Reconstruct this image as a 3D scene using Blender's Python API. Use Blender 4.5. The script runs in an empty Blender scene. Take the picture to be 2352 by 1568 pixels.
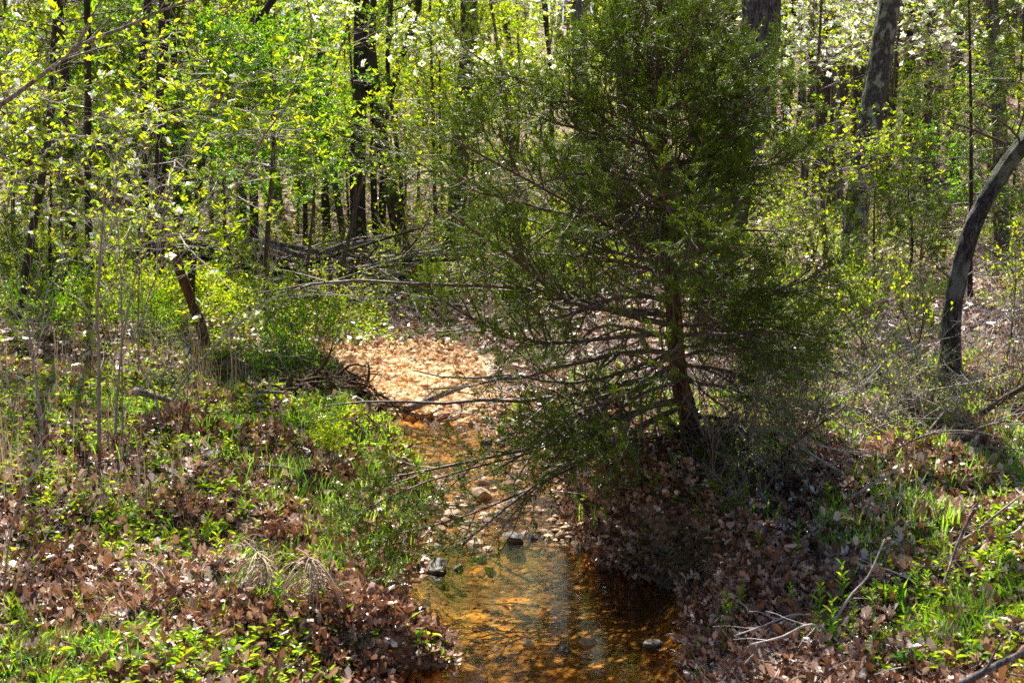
import bpy, math, random
import numpy as np

# ------------------------------------------------------------------ camera, light, exposure
sc = bpy.context.scene
PITCH = math.radians(7.57); CAMZ = 2.3
IW, IH = 2352.0, 1568.0
FP = 50.0 / 36.0 * IW
cd = bpy.data.cameras.new("camera"); cam = bpy.data.objects.new("camera", cd)
sc.collection.objects.link(cam); sc.camera = cam
cd.lens = 50; cd.sensor_width = 36; cd.clip_start = 0.1; cd.clip_end = 600
cam.location = (0, 0, CAMZ); cam.rotation_euler = (math.pi / 2 - PITCH, 0, 0)
cd.dof.use_dof = True; cd.dof.focus_distance = 9.3; cd.dof.aperture_fstop = 7.0

SUN_EL, SUN_AZ = math.radians(54), math.radians(-14)      # azimuth from +Y towards +X
world = bpy.data.worlds.new("World"); sc.world = world; world.use_nodes = True
wn = world.node_tree.nodes; wl_ = world.node_tree.links
sky = wn.new("ShaderNodeTexSky"); sky.sky_type = 'NISHITA'; sky.sun_disc = False
sky.sun_elevation = SUN_EL; sky.sun_rotation = SUN_AZ
wl_.new(sky.outputs[0], wn["Background"].inputs[0]); wn["Background"].inputs[1].default_value = 0.047
sl = bpy.data.lights.new("sun", 'SUN'); sl.energy = 5.0; sl.angle = math.radians(0.53); sl.color = (1, .95, .86)
sun = bpy.data.objects.new("sun", sl); sc.collection.objects.link(sun)
sun.rotation_euler = (math.pi / 2 - SUN_EL, 0, math.pi - SUN_AZ)
sc.view_settings.view_transform = 'Standard'; sc.view_settings.look = 'None'
sc.view_settings.exposure = 1.72; sc.view_settings.gamma = 1.0
sc.cycles.max_bounces = 7; sc.cycles.diffuse_bounces = 3; sc.cycles.glossy_bounces = 2
sc.cycles.transmission_bounces = 3; sc.cycles.transparent_max_bounces = 6
sc.cycles.use_denoising = False; sc.cycles.use_adaptive_sampling = False
sc.cycles.sample_clamp_indirect = 6

rng = np.random.default_rng(11)
COL = sc.collection

# ------------------------------------------------------------------ small maths
def nrm(a):
    return a / np.maximum(np.linalg.norm(a, axis=-1, keepdims=True), 1e-9)

def _hash(ix, iy, s):
    h = (ix.astype(np.int64) * 374761393 + iy.astype(np.int64) * 668265263 + s * 1442695041) & 0xffffffff
    h = ((h ^ (h >> 13)) * 1274126177) & 0xffffffff
    return ((h ^ (h >> 16)) & 0xffff) / 65535.0

def noise(x, y, s=0):
    x = np.asarray(x, float); y = np.asarray(y, float)
    ix = np.floor(x); iy = np.floor(y); fx = x - ix; fy = y - iy
    fx = fx * fx * (3 - 2 * fx); fy = fy * fy * (3 - 2 * fy)
    a = _hash(ix, iy, s); b = _hash(ix + 1, iy, s); c = _hash(ix, iy + 1, s); d = _hash(ix + 1, iy + 1, s)
    return (a * (1 - fx) + b * fx) * (1 - fy) + (c * (1 - fx) + d * fx) * fy

def sstep(t):
    t = np.clip(t, 0, 1); return t * t * (3 - 2 * t)

def unproj(u, v, z=0.0):
    a = math.atan((v - IH / 2) / FP) + PITCH
    Y = (CAMZ - z) / math.tan(a)
    X = (u - IW / 2) / FP * (Y * math.cos(PITCH) + (CAMZ - z) * math.sin(PITCH))
    return X, Y

def P(u, v, Y):
    xc = (u - IW / 2) / FP; yc = (IH / 2 - v) / FP
    dx = xc; dy = math.cos(PITCH) + yc * math.sin(PITCH); dz = -math.sin(PITCH) + yc * math.cos(PITCH)
    k = Y / dy
    return np.array([dx * k, Y, CAMZ + dz * k])

def project(p):
    x, y, z = p; z = z - CAMZ
    f = y * math.cos(PITCH) - z * math.sin(PITCH); up = y * math.sin(PITCH) + z * math.cos(PITCH)
    return IW / 2 + FP * x / f, IH / 2 - FP * up / f

# ------------------------------------------------------------------ terrain
ROWS = [(1600, 790, 1600), (1566, 800, 1570), (1545, 830, 1570), (1528, 1040, 1572), (1500, 1030, 1575), (1470, 960, 1580),
        (1400, 925, 1580), (1340, 935, 1545), (1295, 955, 1400), (1240, 985, 1320), (1190, 990, 1310),
        (1120, 960, 1300), (1070, 850, 1230), (1030, 815, 1150), (990, 830, 1110), (960, 800, 1100),
        (900, 775, 1075), (840, 768, 1030), (800, 790, 985), (765, 840, 960), (740, 870, 950)]
ey, el, er = [], [], []
for v, ul, ur in ROWS:
    xl, y = unproj(ul, v); xr, _ = unproj(ur, v); ey.append(y); el.append(xl); er.append(xr)
ey = [-30, 3.0] + ey + [24, 40, 60]; el = [-1.2, -1.0] + el + [-2.2, -4, -9]; er = [1.2, .9] + er + [-1.2, -2.6, -7.6]
ey, el, er = map(np.array, (ey, el, er))
Y_POOL, Y_RIF = 8.3, 10.4
Y_END = unproj(900, 985)[1]

def waterlevel(y):
    return 0.09 * sstep((y - Y_POOL) / (Y_RIF - Y_POOL)) + 0.0 * y

def terrain(x, y, full=False):
    x = np.asarray(x, float); y = np.asarray(y, float)
    wob = (noise(x * 2.3, y * 2.3, 5) - .5) * .16
    L = np.interp(y, ey, el); R = np.interp(y, ey, er)
    dl = L - x + wob; dr = x - R + wob
    d = np.maximum(dl, dr); left = dl > dr
    wlv = waterlevel(y)
    floor = wlv + np.where(y > Y_END, .05 + .30 * sstep((y - Y_END) / 9.0), 0)
    depth = np.interp(y, [-5, 7.9, 8.4, 10.0, 10.6, Y_END - .4, Y_END + .3], [.13, .13, .035, .035, .12, .10, 0.0])
    inside = floor - depth * sstep(-d / .28) + (noise(x * 9, y * 9, 9) - .5) * .025 + (noise(x * 3, y * 3, 19) - .5) * .03
    bw = np.where(left, np.interp(y, [6, 8, 10, 12, 13, 20], [.35, .3, .25, .2, .4, 1.6]),
                  np.interp(y, [6, 7.3, 7.9, 9.6, 10.5, 20], [.4, .22, .14, .18, .4, 1.6]))
    bh = np.where(left, np.interp(y, [6, 8, 10, 12, 14, 20, 26], [.17, .26, .36, .42, .28, .15, .08]),
                  np.interp(y, [6, 7.3, 8.2, 9.8, 12, 20, 26], [.30, .38, .50, .50, .38, .2, .08]))
    base = floor + bh * sstep(d / bw)
    far = np.clip(d - .3, 0, 4)
    base = base + far * np.where(left, .065, .05)
    lump = (noise(x * .9, y * .9, 1) - .5) * .22 + (noise(x * 2.1, y * 2.1, 2) - .5) * .13 + (noise(x * 5, y * 5, 3) - .5) * .10 + (noise(x * 11, y * 11, 4) - .5) * .04
    base = base + lump * sstep(d / .8)
    hill = np.interp(y, [0, 20, 26, 34, 46, 62, 90, 150], [0, 0, .25, 1.1, 3.3, 6.8, 11, 14]) * np.interp(x / np.maximum(y, 8), [-.5, -.1, .1, .35], [.62, .72, .95, 1.05])
    side = .02 * np.clip(np.abs(x) - 8, 0, 60)
    z = np.where(d < 0, inside, np.maximum(base, inside)) + hill + side + (noise(x * .12, y * .12, 7) - .5) * .8 * sstep((y - 18) / 20)
    if full:
        return z, d, left, wlv
    return z

def ground(x, y):
    return float(terrain(np.array([x]), np.array([y]))[0])

def G(u, v, lift=0.0):
    Ys = np.arange(4.5, 110, .02)
    xc = (u - IW / 2) / FP; yc = (IH / 2 - v) / FP
    dy = math.cos(PITCH) + yc * math.sin(PITCH); dz = -math.sin(PITCH) + yc * math.cos(PITCH)
    X = xc * Ys / dy; Z = CAMZ + dz * Ys / dy
    hit = np.nonzero(Z < terrain(X, Ys) + lift)[0]
    i = hit[0] if len(hit) else len(Ys) - 1
    return np.array([X[i], Ys[i], Z[i]])

# ------------------------------------------------------------------ mesh building
class MB:
    def __init__(s): s.v = []; s.f = []; s.n = 0; s.t = []; s.m = []
    def add(s, V, F, tone=0.5, mi=0):
        V = np.asarray(V, float).reshape(-1, 3); F = np.asarray(F, np.int64)
        s.v.append(V); s.f.append(F + s.n)
        s.t.append(np.broadcast_to(np.asarray(tone, float), (len(V),)).copy())
        s.m.append(np.full(len(F), mi)); s.n += len(V)
    def build(s, name, mats, parent=None, smooth=True, extra=None):
        me = bpy.data.meshes.new(name)
        V = np.concatenate(s.v)
        me.vertices.add(len(V)); me.vertices.foreach_set("co", V.astype(np.float32).ravel())
        loops = np.concatenate([f.ravel() for f in s.f]).astype(np.int32)
        sizes = np.concatenate([np.full(len(f), f.shape[1]) for f in s.f]).astype(np.int32)
        me.loops.add(len(loops)); me.loops.foreach_set("vertex_index", loops)
        me.polygons.add(len(sizes))
        st = np.zeros(len(sizes), np.int32); st[1:] = np.cumsum(sizes)[:-1]
        me.polygons.foreach_set("loop_start", st); me.polygons.foreach_set("loop_total", sizes)
        me.polygons.foreach_set("material_index", np.concatenate(s.m).astype(np.int32))
        me.polygons.foreach_set("use_smooth", np.full(len(sizes), smooth))
        at = me.attributes.new("tone", 'FLOAT', 'POINT'); at.data.foreach_set("value", np.concatenate(s.t).astype(np.float32))
        if extra:
            for k, a in extra.items():
                q = me.attributes.new(k, 'FLOAT', 'POINT'); q.data.foreach_set("value", a.astype(np.float32))
        for m in (mats if isinstance(mats, (list, tuple)) else [mats]): me.materials.append(m)
        me.update(calc_edges=True)
        o = bpy.data.objects.new(name, me); COL.objects.link(o)
        if parent is not None: o.parent = parent
        return o

def tubes(mb, PP, RR, sides=5, tone=.5, rough=0., mi=0, cap=False, relief=None):
    PP = np.asarray(PP, float); RR = np.asarray(RR, float)
    if PP.ndim == 2: PP = PP[None]; RR = RR[None]
    if cap:
        PP = np.concatenate([PP[:, :1], PP, PP[:, -1:]], 1)
        z = np.full_like(RR[:, :1], 1e-4); RR = np.concatenate([z, RR, z], 1)
    B, n, _ = PP.shape
    T = np.gradient(PP, axis=1)
    if cap: T[:, 0] = T[:, 2]; T[:, 1] = T[:, 2]; T[:, -1] = T[:, -3]; T[:, -2] = T[:, -3]
    T = nrm(T)
    m = nrm(PP[:, -1] - PP[:, 0])
    ref = np.where(np.abs(m[:, 2:3]) > .7, np.array([[1., .2, 0]]), np.array([[0, .15, 1.]]))
    U = nrm(np.cross(np.broadcast_to(ref[:, None], T.shape), T)); Vv = np.cross(T, U)
    a = np.linspace(0, 2 * math.pi, sides, endpoint=False)
    r = np.broadcast_to(RR[:, :, None], (B, n, sides))
    if rough:
        rr = 1 + rough * (rng.random((B, n, sides)) - .5) * 2
        lobes = 1 + rough * .8 * np.sin(a * 3 + rng.random() * 6)[None, None] + rough * .8 * np.sin(a * 5 + rng.random() * 6)[None, None]
        r = r * rr * lobes
    if relief:
        hh = np.concatenate([[0], np.cumsum(np.linalg.norm(np.diff(PP[0], axis=0), axis=1))])
        th = np.arange(sides); fr = relief[1]; A, Hh = np.meshgrid(th / sides * fr, hh)
        wv = noise(A * 1.0 + 3, Hh * 3, 301) * 1.6
        n_ = noise(np.abs(A - fr / 2) * 2 + wv + 9, Hh * 5, 302); n2_ = noise(np.abs(A - fr / 2) * 4 + wv, Hh * 14, 303); n3_ = noise(np.abs(A - fr / 2) * .5, Hh * 1.3, 304)
        r = r * (1 + relief[0] * (np.abs(n_ - .5) * 2.6 - .5 + (n2_ - .5) * .7 + (n3_ - .5) * 1.2))[None]
    V = PP[:, :, None] + r[..., None] * (np.cos(a)[None, None, :, None] * U[:, :, None] + np.sin(a)[None, None, :, None] * Vv[:, :, None])
    i = np.arange(n - 1)[:, None] * sides; j = np.arange(sides)[None]; j2 = (j + 1) % sides
    q = np.stack([i + j, i + j2, i + sides + j2, i + sides + j], -1).reshape(-1, 4)
    F = (np.arange(B) * n * sides)[:, None, None] + q[None]
    tone = np.asarray(tone, float)
    if tone.ndim == 1: tone = np.repeat(tone, n * sides)
    mb.add(V, F.reshape(-1, 4), tone, mi)

def spline(pts, n):
    pts = np.asarray(pts, float)
    p = np.concatenate([2 * pts[:1] - pts[1:2], pts, 2 * pts[-1:] - pts[-2:-1]])
    t = np.linspace(0, len(pts) - 1, n); i = np.minimum(t.astype(int), len(pts) - 2); f = (t - i)[:, None]
    a, b, c, d = p[i], p[i + 1], p[i + 2], p[i + 3]
    return .5 * (2 * b + (c - a) * f + (2 * a - 5 * b + 4 * c - d) * f ** 2 + (3 * b - 3 * c + d - a) * f ** 3)

def sprout(PP, RR, k, t0, t1, ang, L, n, rr=.5, wig=.12, up=0., flat=0., rmin=.0012, taper=.25, side=None):
    """k child branches on every parent polyline."""
    PP = np.asarray(PP, float); RR = np.asarray(RR, float)
    if PP.ndim == 2: PP = PP[None]; RR = RR[None]
    B, m, _ = PP.shape; N = B * k
    pi = np.repeat(np.arange(B), k)
    fr = ((np.tile(np.arange(k), B) + rng.random(N)) / k)
    fr = t0 + (t1 - t0) * fr
    t = fr * (m - 1); i = np.minimum(t.astype(int), m - 2); f = (t - i)[:, None]
    p = PP[pi, i] * (1 - f) + PP[pi, i + 1] * f
    r = RR[pi, i] * (1 - f[:, 0]) + RR[pi, i + 1] * f[:, 0]
    tan = nrm(PP[pi, i + 1] - PP[pi, i])
    q = nrm(np.cross(tan, rng.normal(size=(N, 3))))
    if side is not None:
        q = nrm(q * np.array([1, 1, side]) + 1e-6)
    a = ang * (1 + rng.normal(size=N) * .18)[:, None]
    d = tan * np.cos(a) + q * np.sin(a); d[:, 2] *= (1 - flat); d = nrm(d)
    ln = (L(fr, d) if callable(L) else L) * rng.uniform(.65, 1.2, N)
    pts = [p]; st = (ln / (n - 1))[:, None]
    for j in range(n - 1):
        d = nrm(d + rng.normal(size=(N, 3)) * wig + np.array([0, 0, up])); p = p + d * st; pts.append(p)
    r0 = np.maximum(r * rr, rmin)
    return np.stack(pts, 1), r0[:, None] * np.linspace(1, taper, n)[None]

LEAF4 = (np.array([[0, 0, 0], [.5, .5, .12], [1, 0, -.08], [.5, -.5, .12]]), np.array([[0, 1, 2], [0, 2, 3]]))
LEAF6 = (np.array([[0, 0, 0], [.28, .46, .10], [.68, .36, .08], [1, 0, -.12], [.68, -.36, .08], [.28, -.46, .10]]),
         np.array([[0, 1, 2, 3], [0, 3, 4, 5]]))
_o = [(0, 0, 0), (.12, .10, .05), (.25, .34, .2), (.36, .14, .1), (.52, .46, .28), (.64, .16, .1), (.82, .30, .2), (1, 0, .1)]
OAK = (np.array(_o + [(a, -b, c) for a, b, c in _o[1:-1]][::-1]), None)
OAK = (OAK[0], np.array([[0, 1, 13, 13], [1, 2, 3, 3], [1, 3, 11, 13], [11, 12, 13, 13], [3, 4, 5, 5], [3, 5, 9, 11], [9, 10, 11, 11],
                         [5, 6, 7, 7], [5, 7, 9, 9], [7, 8, 9, 9]]))
BLADE = (np.array([[0, .5, 0], [0, -.5, 0], [.4, .45, .05], [.4, -.45, .05], [.75, .3, 0], [.75, -.3, 0], [1, 0, -.12]]),
         np.array([[0, 1, 3, 2], [2, 3, 5, 4]]))

def leaves(mb, pos, axis, normal, ln, wd, shape=LEAF4, tone=.5, mi=0, curl=None):
    pos = np.asarray(pos, float); N = len(pos)
    if N == 0: return
    T, F = shape
    axis = nrm(axis); s = nrm(np.cross(normal, axis)); nn = np.cross(axis, s)
    ln = np.broadcast_to(ln, (N,)); wd = np.broadcast_to(wd, (N,))
    h = T[None, :, 2] * (np.ones((N, 1)) if curl is None else curl[:, None])
    if curl is not None:
        h = h + (T[None, :, 0] - .5) ** 2 * curl[:, None] * 1.2
    V = pos[:, None] + T[None, :, 0, None] * ln[:, None, None] * axis[:, None] + T[None, :, 1, None] * wd[:, None, None] * s[:, None] \
        + h[..., None] * ln[:, None, None] * nn[:, None]
    nv = len(T); off = np.arange(N)[:, None, None] * nv
    tn = np.repeat(np.broadcast_to(tone, (N,)), nv)
    quads = F
    if F.shape[1] == 4:
        tri = F[:, 2] == F[:, 3]
        if tri.any():
            base = mb.n
            mb.add(V, (off + F[~tri][None]).reshape(-1, 4), tn, mi)
            mb.f.append((off + F[tri][:, :3][None]).reshape(-1, 3) + base); mb.m.append(np.full(N * tri.sum(), mi))
            return
    mb.add(V, (off + F[None]).reshape(-1, F.shape[1]), tn, mi)
    if shape is BLADE:
        base = mb.n - N * nv
        mb.f.append((off[:, 0] + np.array([[4, 5, 6]])) + base); mb.m.append(np.full(N, mi))

def on_twigs(PP, per, t0=.3, t1=1.0, jit=.0):
    B, m, _ = PP.shape; N = B * per
    pi = np.repeat(np.arange(B), per); t = rng.uniform(t0, t1, N) * (m - 1) * .9999
    i = np.minimum(t.astype(int), m - 2); f = (t - i)[:, None]
    p = PP[pi, i] * (1 - f) + PP[pi, i + 1] * f; tan = nrm(PP[pi, i + 1] - PP[pi, i])
    return p + rng.normal(size=p.shape) * jit, tan

def rnd(n): return rng.normal(size=(n, 3))

# ------------------------------------------------------------------ materials
def newmat(name):
    m = bpy.data.materials.new(name); m.use_nodes = True; nt = m.node_tree; nt.nodes.clear()
    out = nt.nodes.new("ShaderNodeOutputMaterial"); return m, nt, out

def ramp(nt, fac, stops):
    r = nt.nodes.new("ShaderNodeValToRGB"); e = r.color_ramp.elements
    while len(e) < len(stops): e.new(.5)
    for k, (p, c) in enumerate(stops): e[k].position = p; e[k].color = (*c, 1)
    nt.links.new(fac, r.inputs[0]); return r.outputs[0]

def attr(nt, name):
    a = nt.nodes.new("ShaderNodeAttribute"); a.attribute_name = name; return a.outputs["Fac"]

def tex(nt, kind, scale, vec=None, detail=4, **kw):
    t = nt.nodes.new(kind); t.inputs["Scale"].default_value = scale
    if "Detail" in t.inputs: t.inputs["Detail"].default_value = detail
    if vec is not None: nt.links.new(vec, t.inputs["Vector"])
    return t

def mapped(nt, sc_, which="Object"):
    c = nt.nodes.new("ShaderNodeTexCoord"); m = nt.nodes.new("ShaderNodeMapping"); m.inputs["Scale"].default_value = sc_
    nt.links.new(c.outputs[which], m.inputs[0]); return m.outputs[0]

def mixc(nt, fac, a, b, mode='MIX'):
    m = nt.nodes.new("ShaderNodeMix"); m.data_type = 'RGBA'; m.blend_type = mode
    for k, v in ((0, fac), (6, a), (7, b)):
        if isinstance(v, (int, float)): m.inputs[k].default_value = v
        elif isinstance(v, tuple): m.inputs[k].default_value = (*v, 1)
        else: nt.links.new(v, m.inputs[k])
    return m.outputs[2]

def leafmat(name, stops, tstops, trans=.5, rough=.4, spec=.5):
    m, nt, out = newmat(name)
    tn = attr(nt, "tone")
    b = nt.nodes.new("ShaderNodeBsdfPrincipled"); b.inputs["Roughness"].default_value = rough
    b.inputs["Specular IOR Level"].default_value = spec
    nt.links.new(ramp(nt, tn, stops), b.inputs["Base Color"])
    t = nt.nodes.new("ShaderNodeBsdfTranslucent"); nt.links.new(ramp(nt, tn, tstops), t.inputs[0])
    mx = nt.nodes.new("ShaderNodeMixShader"); mx.inputs[0].default_value = trans
    nt.links.new(b.outputs[0], mx.inputs[1]); nt.links.new(t.outputs[0], mx.inputs[2])
    nt.links.new(mx.outputs[0], out.inputs[0]); return m

def barkmat(name, dark, light, lichen=None, scale=1.0, moss=0.0, zs=.28, mossy=(.10, .12, .03), strength=.9):
    m, nt, out = newmat(name)
    v = mapped(nt, (1, 1, zs))
    n1 = tex(nt, "ShaderNodeTexNoise", 26 * scale, v, 6); n1.inputs["Roughness"].default_value = .65
    vo = tex(nt, "ShaderNodeTexVoronoi", 34 * scale, v); vo.feature = 'DISTANCE_TO_EDGE'
    v2 = mapped(nt, (1, 1, .6)); n2 = tex(nt, "ShaderNodeTexNoise", 5 * scale, v2, 5)
    c = ramp(nt, n1.outputs["Fac"], [(.38, dark), (.64, light)])
    cr = ramp(nt, vo.outputs["Distance"], [(0, (.25, .22, .2)), (.12, (1, 1, 1))])
    c = mixc(nt, .75, c, cr, 'MULTIPLY')
    if lichen:
        f = ramp(nt, n2.outputs["Fac"], [(.50, (0, 0, 0)), (.60, (1, 1, 1))])
        c = mixc(nt, f, c, mixc(nt, .6, lichen, n1.outputs["Color"], 'OVERLAY'))
    if moss:
        n3 = tex(nt, "ShaderNodeTexNoise", 2.2, v2, 4)
        f = ramp(nt, n3.outputs["Fac"], [(.5, (0, 0, 0)), (.62, (moss,) * 3)])
        c = mixc(nt, f, c, mossy)
    b = nt.nodes.new("ShaderNodeBsdfPrincipled"); b.inputs["Roughness"].default_value = .85
    b.inputs["Specular IOR Level"].default_value = .3
    nt.links.new(c, b.inputs["Base Color"])
    add = nt.nodes.new("ShaderNodeMath"); add.operation = 'ADD'
    nt.links.new(n1.outputs["Fac"], add.inputs[0]); nt.links.new(vo.outputs["Distance"], add.inputs[1])
    bp = nt.nodes.new("ShaderNodeBump"); bp.inputs["Strength"].default_value = strength; bp.inputs["Distance"].default_value = .03
    nt.links.new(add.outputs[0], bp.inputs["Height"]); nt.links.new(bp.outputs[0], b.inputs["Normal"])
    nt.links.new(b.outputs[0], out.inputs[0]); return m

def twigmat(name, stops, rough=.6, spec=.4):
    m, nt, out = newmat(name)
    v = mapped(nt, (1, 1, 1)); n1 = tex(nt, "ShaderNodeTexNoise", 30, v, 3)
    c = ramp(nt, attr(nt, "tone"), stops)
    c = mixc(nt, .7, c, ramp(nt, n1.outputs["Fac"], [(.35, (.45, .42, .4)), (.65, (1.25, 1.2, 1.2))]), 'MULTIPLY')
    b = nt.nodes.new("ShaderNodeBsdfPrincipled"); b.inputs["Roughness"].default_value = rough; b.inputs["Specular IOR Level"].default_value = spec
    nt.links.new(c, b.inputs["Base Color"])
    bp = nt.nodes.new("ShaderNodeBump"); bp.inputs["Strength"].default_value = .5; bp.inputs["Distance"].default_value = .01
    nt.links.new(n1.outputs["Fac"], bp.inputs["Height"]); nt.links.new(bp.outputs[0], b.inputs["Normal"])
    nt.links.new(b.outputs[0], out.inputs[0]); return m

M = {}
M['leaf_yellow'] = leafmat("spring_leaf", [(0, (.08, .19, .006)), (.5, (.20, .33, .008)), (1, (.40, .44, .02))],
                           [(0, (.16, .40, .004)), (.5, (.50, .64, .006)), (1, (.78, .72, .015))], .52, .45, .35)
M['leaf_green'] = leafmat("green_leaf", [(0, (.02, .09, .006)), (.6, (.06, .20, .008)), (1, (.18, .32, .012))],
                          [(0, (.07, .28, .004)), (.6, (.27, .53, .006)), (1, (.52, .66, .01))], .45, .35, .5)
M['leaf_herb'] = leafmat("herb_leaf", [(0, (.03, .11, .006)), (.5, (.11, .25, .008)), (1, (.30, .38, .02))],
                         [(0, (.12, .34, .004)), (.5, (.42, .60, .006)), (1, (.70, .70, .02))], .45, .4, .45)
M['petal'] = leafmat("white_petal", [(0, (.70, .74, .58)), (1, (.84, .84, .82))], [(0, (.72, .76, .60)), (1, (.85, .85, .82))], .5, .5, .3)
M['cedar'] = leafmat("cedar_needles", [(0, (.30, .16, .03)), (.12, (.18, .13, .02)), (.25, (.05, .09, .006)), (.7, (.10, .165, .007)), (1, (.20, .29, .012))],
                     [(0, (.3, .16, .03)), (.25, (.08, .14, .005)), (1, (.26, .42, .01))], .3, .5, .25)
M['litter'] = leafmat("dead_leaf", [(0, (.035, .018, .011)), (.25, (.12, .053, .028)), (.45, (.29, .145, .082)), (.68, (.53, .34, .24)), (1, (.84, .72, .64))],
                      [(0, (.10, .04, .015)), (.4, (.34, .14, .05)), (1, (.6, .38, .22))], .18, .34, .6)
M['grass'] = leafmat("grass_blade", [(0, (.04, .14, .01)), (.6, (.12, .30, .02)), (1, (.32, .40, .06))],
                     [(0, (.12, .38, .01)), (.6, (.35, .62, .02)), (1, (.6, .66, .1))], .45, .35, .5)
M['straw'] = leafmat("dry_grass", [(0, (.26, .16, .09)), (.5, (.50, .36, .24)), (1, (.74, .60, .46))],
                     [(0, (.3, .15, .06)), (1, (.6, .4, .22))], .25, .5, .4)
M['oak'] = barkmat("ridged_grey_bark", (.035, .030, .032), (.24, .22, .23), None, 1.5, zs=.3, strength=1.4)
M['bark'] = barkmat("brown_bark", (.05, .035, .028), (.20, .155, .13), None, 1.6, .35)
M['bark_dark'] = barkmat("dark_bark", (.02, .014, .012), (.085, .06, .048), None, 1.0, .3)
M['bark_grey'] = barkmat("pale_grey_bark", (.10, .085, .085), (.28, .25, .24), None, 1.0)
M['curved'] = barkmat("mossy_ridged_bark", (.02, .017, .017), (.17, .155, .155), (.22, .23, .20), 2.2, .5, zs=.35, strength=1.6)
M['bark_lichen'] = barkmat("lichen_bark", (.045, .038, .036), (.17, .15, .145), (.27, .29, .23), 2.6)
M['bark_red'] = barkmat("red_brown_bark", (.07, .028, .014), (.24, .12, .06), None, 1.3, zs=.06)
M['deadwood'] = barkmat("weathered_wood", (.13, .10, .085), (.46, .40, .36), None, 1.4, zs=.3, strength=.6)
M['rot'] = barkmat("rotting_wood", (.04, .022, .012), (.22, .13, .07), None, 1.5, .4)
M['twig'] = twigmat("grey_twig", [(0, (.10, .07, .055)), (.5, (.22, .17, .15)), (1, (.52, .46, .42))])
M['twig_dark'] = twigmat("brown_twig", [(0, (.04, .025, .018)), (.6, (.12, .08, .06)), (1, (.3, .22, .17))])

def mat_soil():
    m, nt, out = newmat("forest_soil")
    v = mapped(nt, (1, 1, 1)); n1 = tex(nt, "ShaderNodeTexNoise", 14, v, 8); n1.inputs["Roughness"].default_value = .7
    n2 = tex(nt, "ShaderNodeTexNoise", 1.3, v, 5); vo = tex(nt, "ShaderNodeTexVoronoi", 22, v); vo2 = tex(nt, "ShaderNodeTexVoronoi", 9, v)
    soil = ramp(nt, n1.outputs["Fac"], [(.3, (.045, .025, .014)), (.5, (.12, .07, .042)), (.7, (.27, .18, .12))])
    sp = ramp(nt, vo.outputs["Color"], [(.1, (.5, .42, .36)), (.5, (1, .95, .9)), (.9, (1.5, 1.35, 1.25))])
    soil = mixc(nt, .8, soil, sp, 'MULTIPLY')
    sand = ramp(nt, vo2.outputs["Color"], [(.1, (.42, .20, .07)), (.5, (.60, .36, .16)), (.9, (.72, .52, .34))])
    sand = mixc(nt, .5, sand, ramp(nt, n1.outputs["Fac"], [(.3, (.5, .4, .3)), (.65, (1.2, 1.15, 1.1))]), 'MULTIPLY')
    bed = ramp(nt, vo2.outputs["Color"], [(.1, (.045, .024, .008)), (.45, (.21, .11, .022)), (.9, (.50, .32, .09))])
    bed = mixc(nt, .8, bed, ramp(nt, n2.outputs["Fac"], [(.35, (.35, .3, .25)), (.6, (1.2, 1.2, 1.2))]), 'MULTIPLY')
    bed = mixc(nt, attr(nt, "pool_shade"), bed, mixc(nt, .82, bed, (.02, .018, .010)))  # bed colour darkened by the painted mid-pool shadow
    c = mixc(nt, attr(nt, "wet"), mixc(nt, attr(nt, "sand"), soil, sand), mixc(nt, 1.0, mixc(nt, attr(nt, "sand"), soil, sand), (.30, .26, .24), 'MULTIPLY'))  # real waterline damp and painted undercut shade share this darkening
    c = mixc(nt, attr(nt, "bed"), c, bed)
    b = nt.nodes.new("ShaderNodeBsdfPrincipled"); b.inputs["Roughness"].default_value = .8
    nt.links.new(c, b.inputs["Base Color"])
    bp = nt.nodes.new("ShaderNodeBump"); bp.inputs["Strength"].default_value = .8; bp.inputs["Distance"].default_value = .03
    ad = nt.nodes.new("ShaderNodeMath"); ad.operation = 'ADD'
    nt.links.new(n1.outputs["Fac"], ad.inputs[0]); nt.links.new(vo.outputs["Distance"], ad.inputs[1])
    nt.links.new(ad.outputs[0], bp.inputs["Height"]); nt.links.new(bp.outputs[0], b.inputs["Normal"])
    nt.links.new(b.outputs[0], out.inputs[0]); return m
M['soil'] = mat_soil()

def mat_stone(name, a, b_, c_):
    m, nt, out = newmat(name)
    oi = nt.nodes.new("ShaderNodeObjectInfo")
    v = mapped(nt, (1, 1, 1.6)); n1 = tex(nt, "ShaderNodeTexNoise", 3.5, v, 8); n2 = tex(nt, "ShaderNodeTexNoise", 30, v, 3)
    c = ramp(nt, n1.outputs["Fac"], [(.3, a), (.5, b_), (.7, c_)])
    c = mixc(nt, .5, c, ramp(nt, n2.outputs["Fac"], [(.35, (.5, .45, .4)), (.65, (1.2, 1.2, 1.2))]), 'MULTIPLY')
    c = mixc(nt, .6, c, ramp(nt, attr(nt, "tone"), [(0, (.4, .38, .36)), (.5, (.9, .9, .9)), (1, (1.3, 1.25, 1.15))]), 'MULTIPLY')
    b = nt.nodes.new("ShaderNodeBsdfPrincipled"); b.inputs["Roughness"].default_value = .6; b.inputs["Specular IOR Level"].default_value = .3; nt.links.new(c, b.inputs["Base Color"])
    bp = nt.nodes.new("ShaderNodeBump"); bp.inputs["Strength"].default_value = .6; bp.inputs["Distance"].default_value = .02
    nt.links.new(n1.outputs["Fac"], bp.inputs["Height"]); nt.links.new(bp.outputs[0], b.inputs["Normal"])
    nt.links.new(b.outputs[0], out.inputs[0]); return m
M['stone'] = mat_stone("tan_stone", (.16, .10, .06), (.36, .24, .13), (.58, .44, .28))
M['stone_dark'] = mat_stone("dark_wet_stone", (.03, .024, .02), (.08, .06, .05), (.17, .13, .10))
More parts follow.
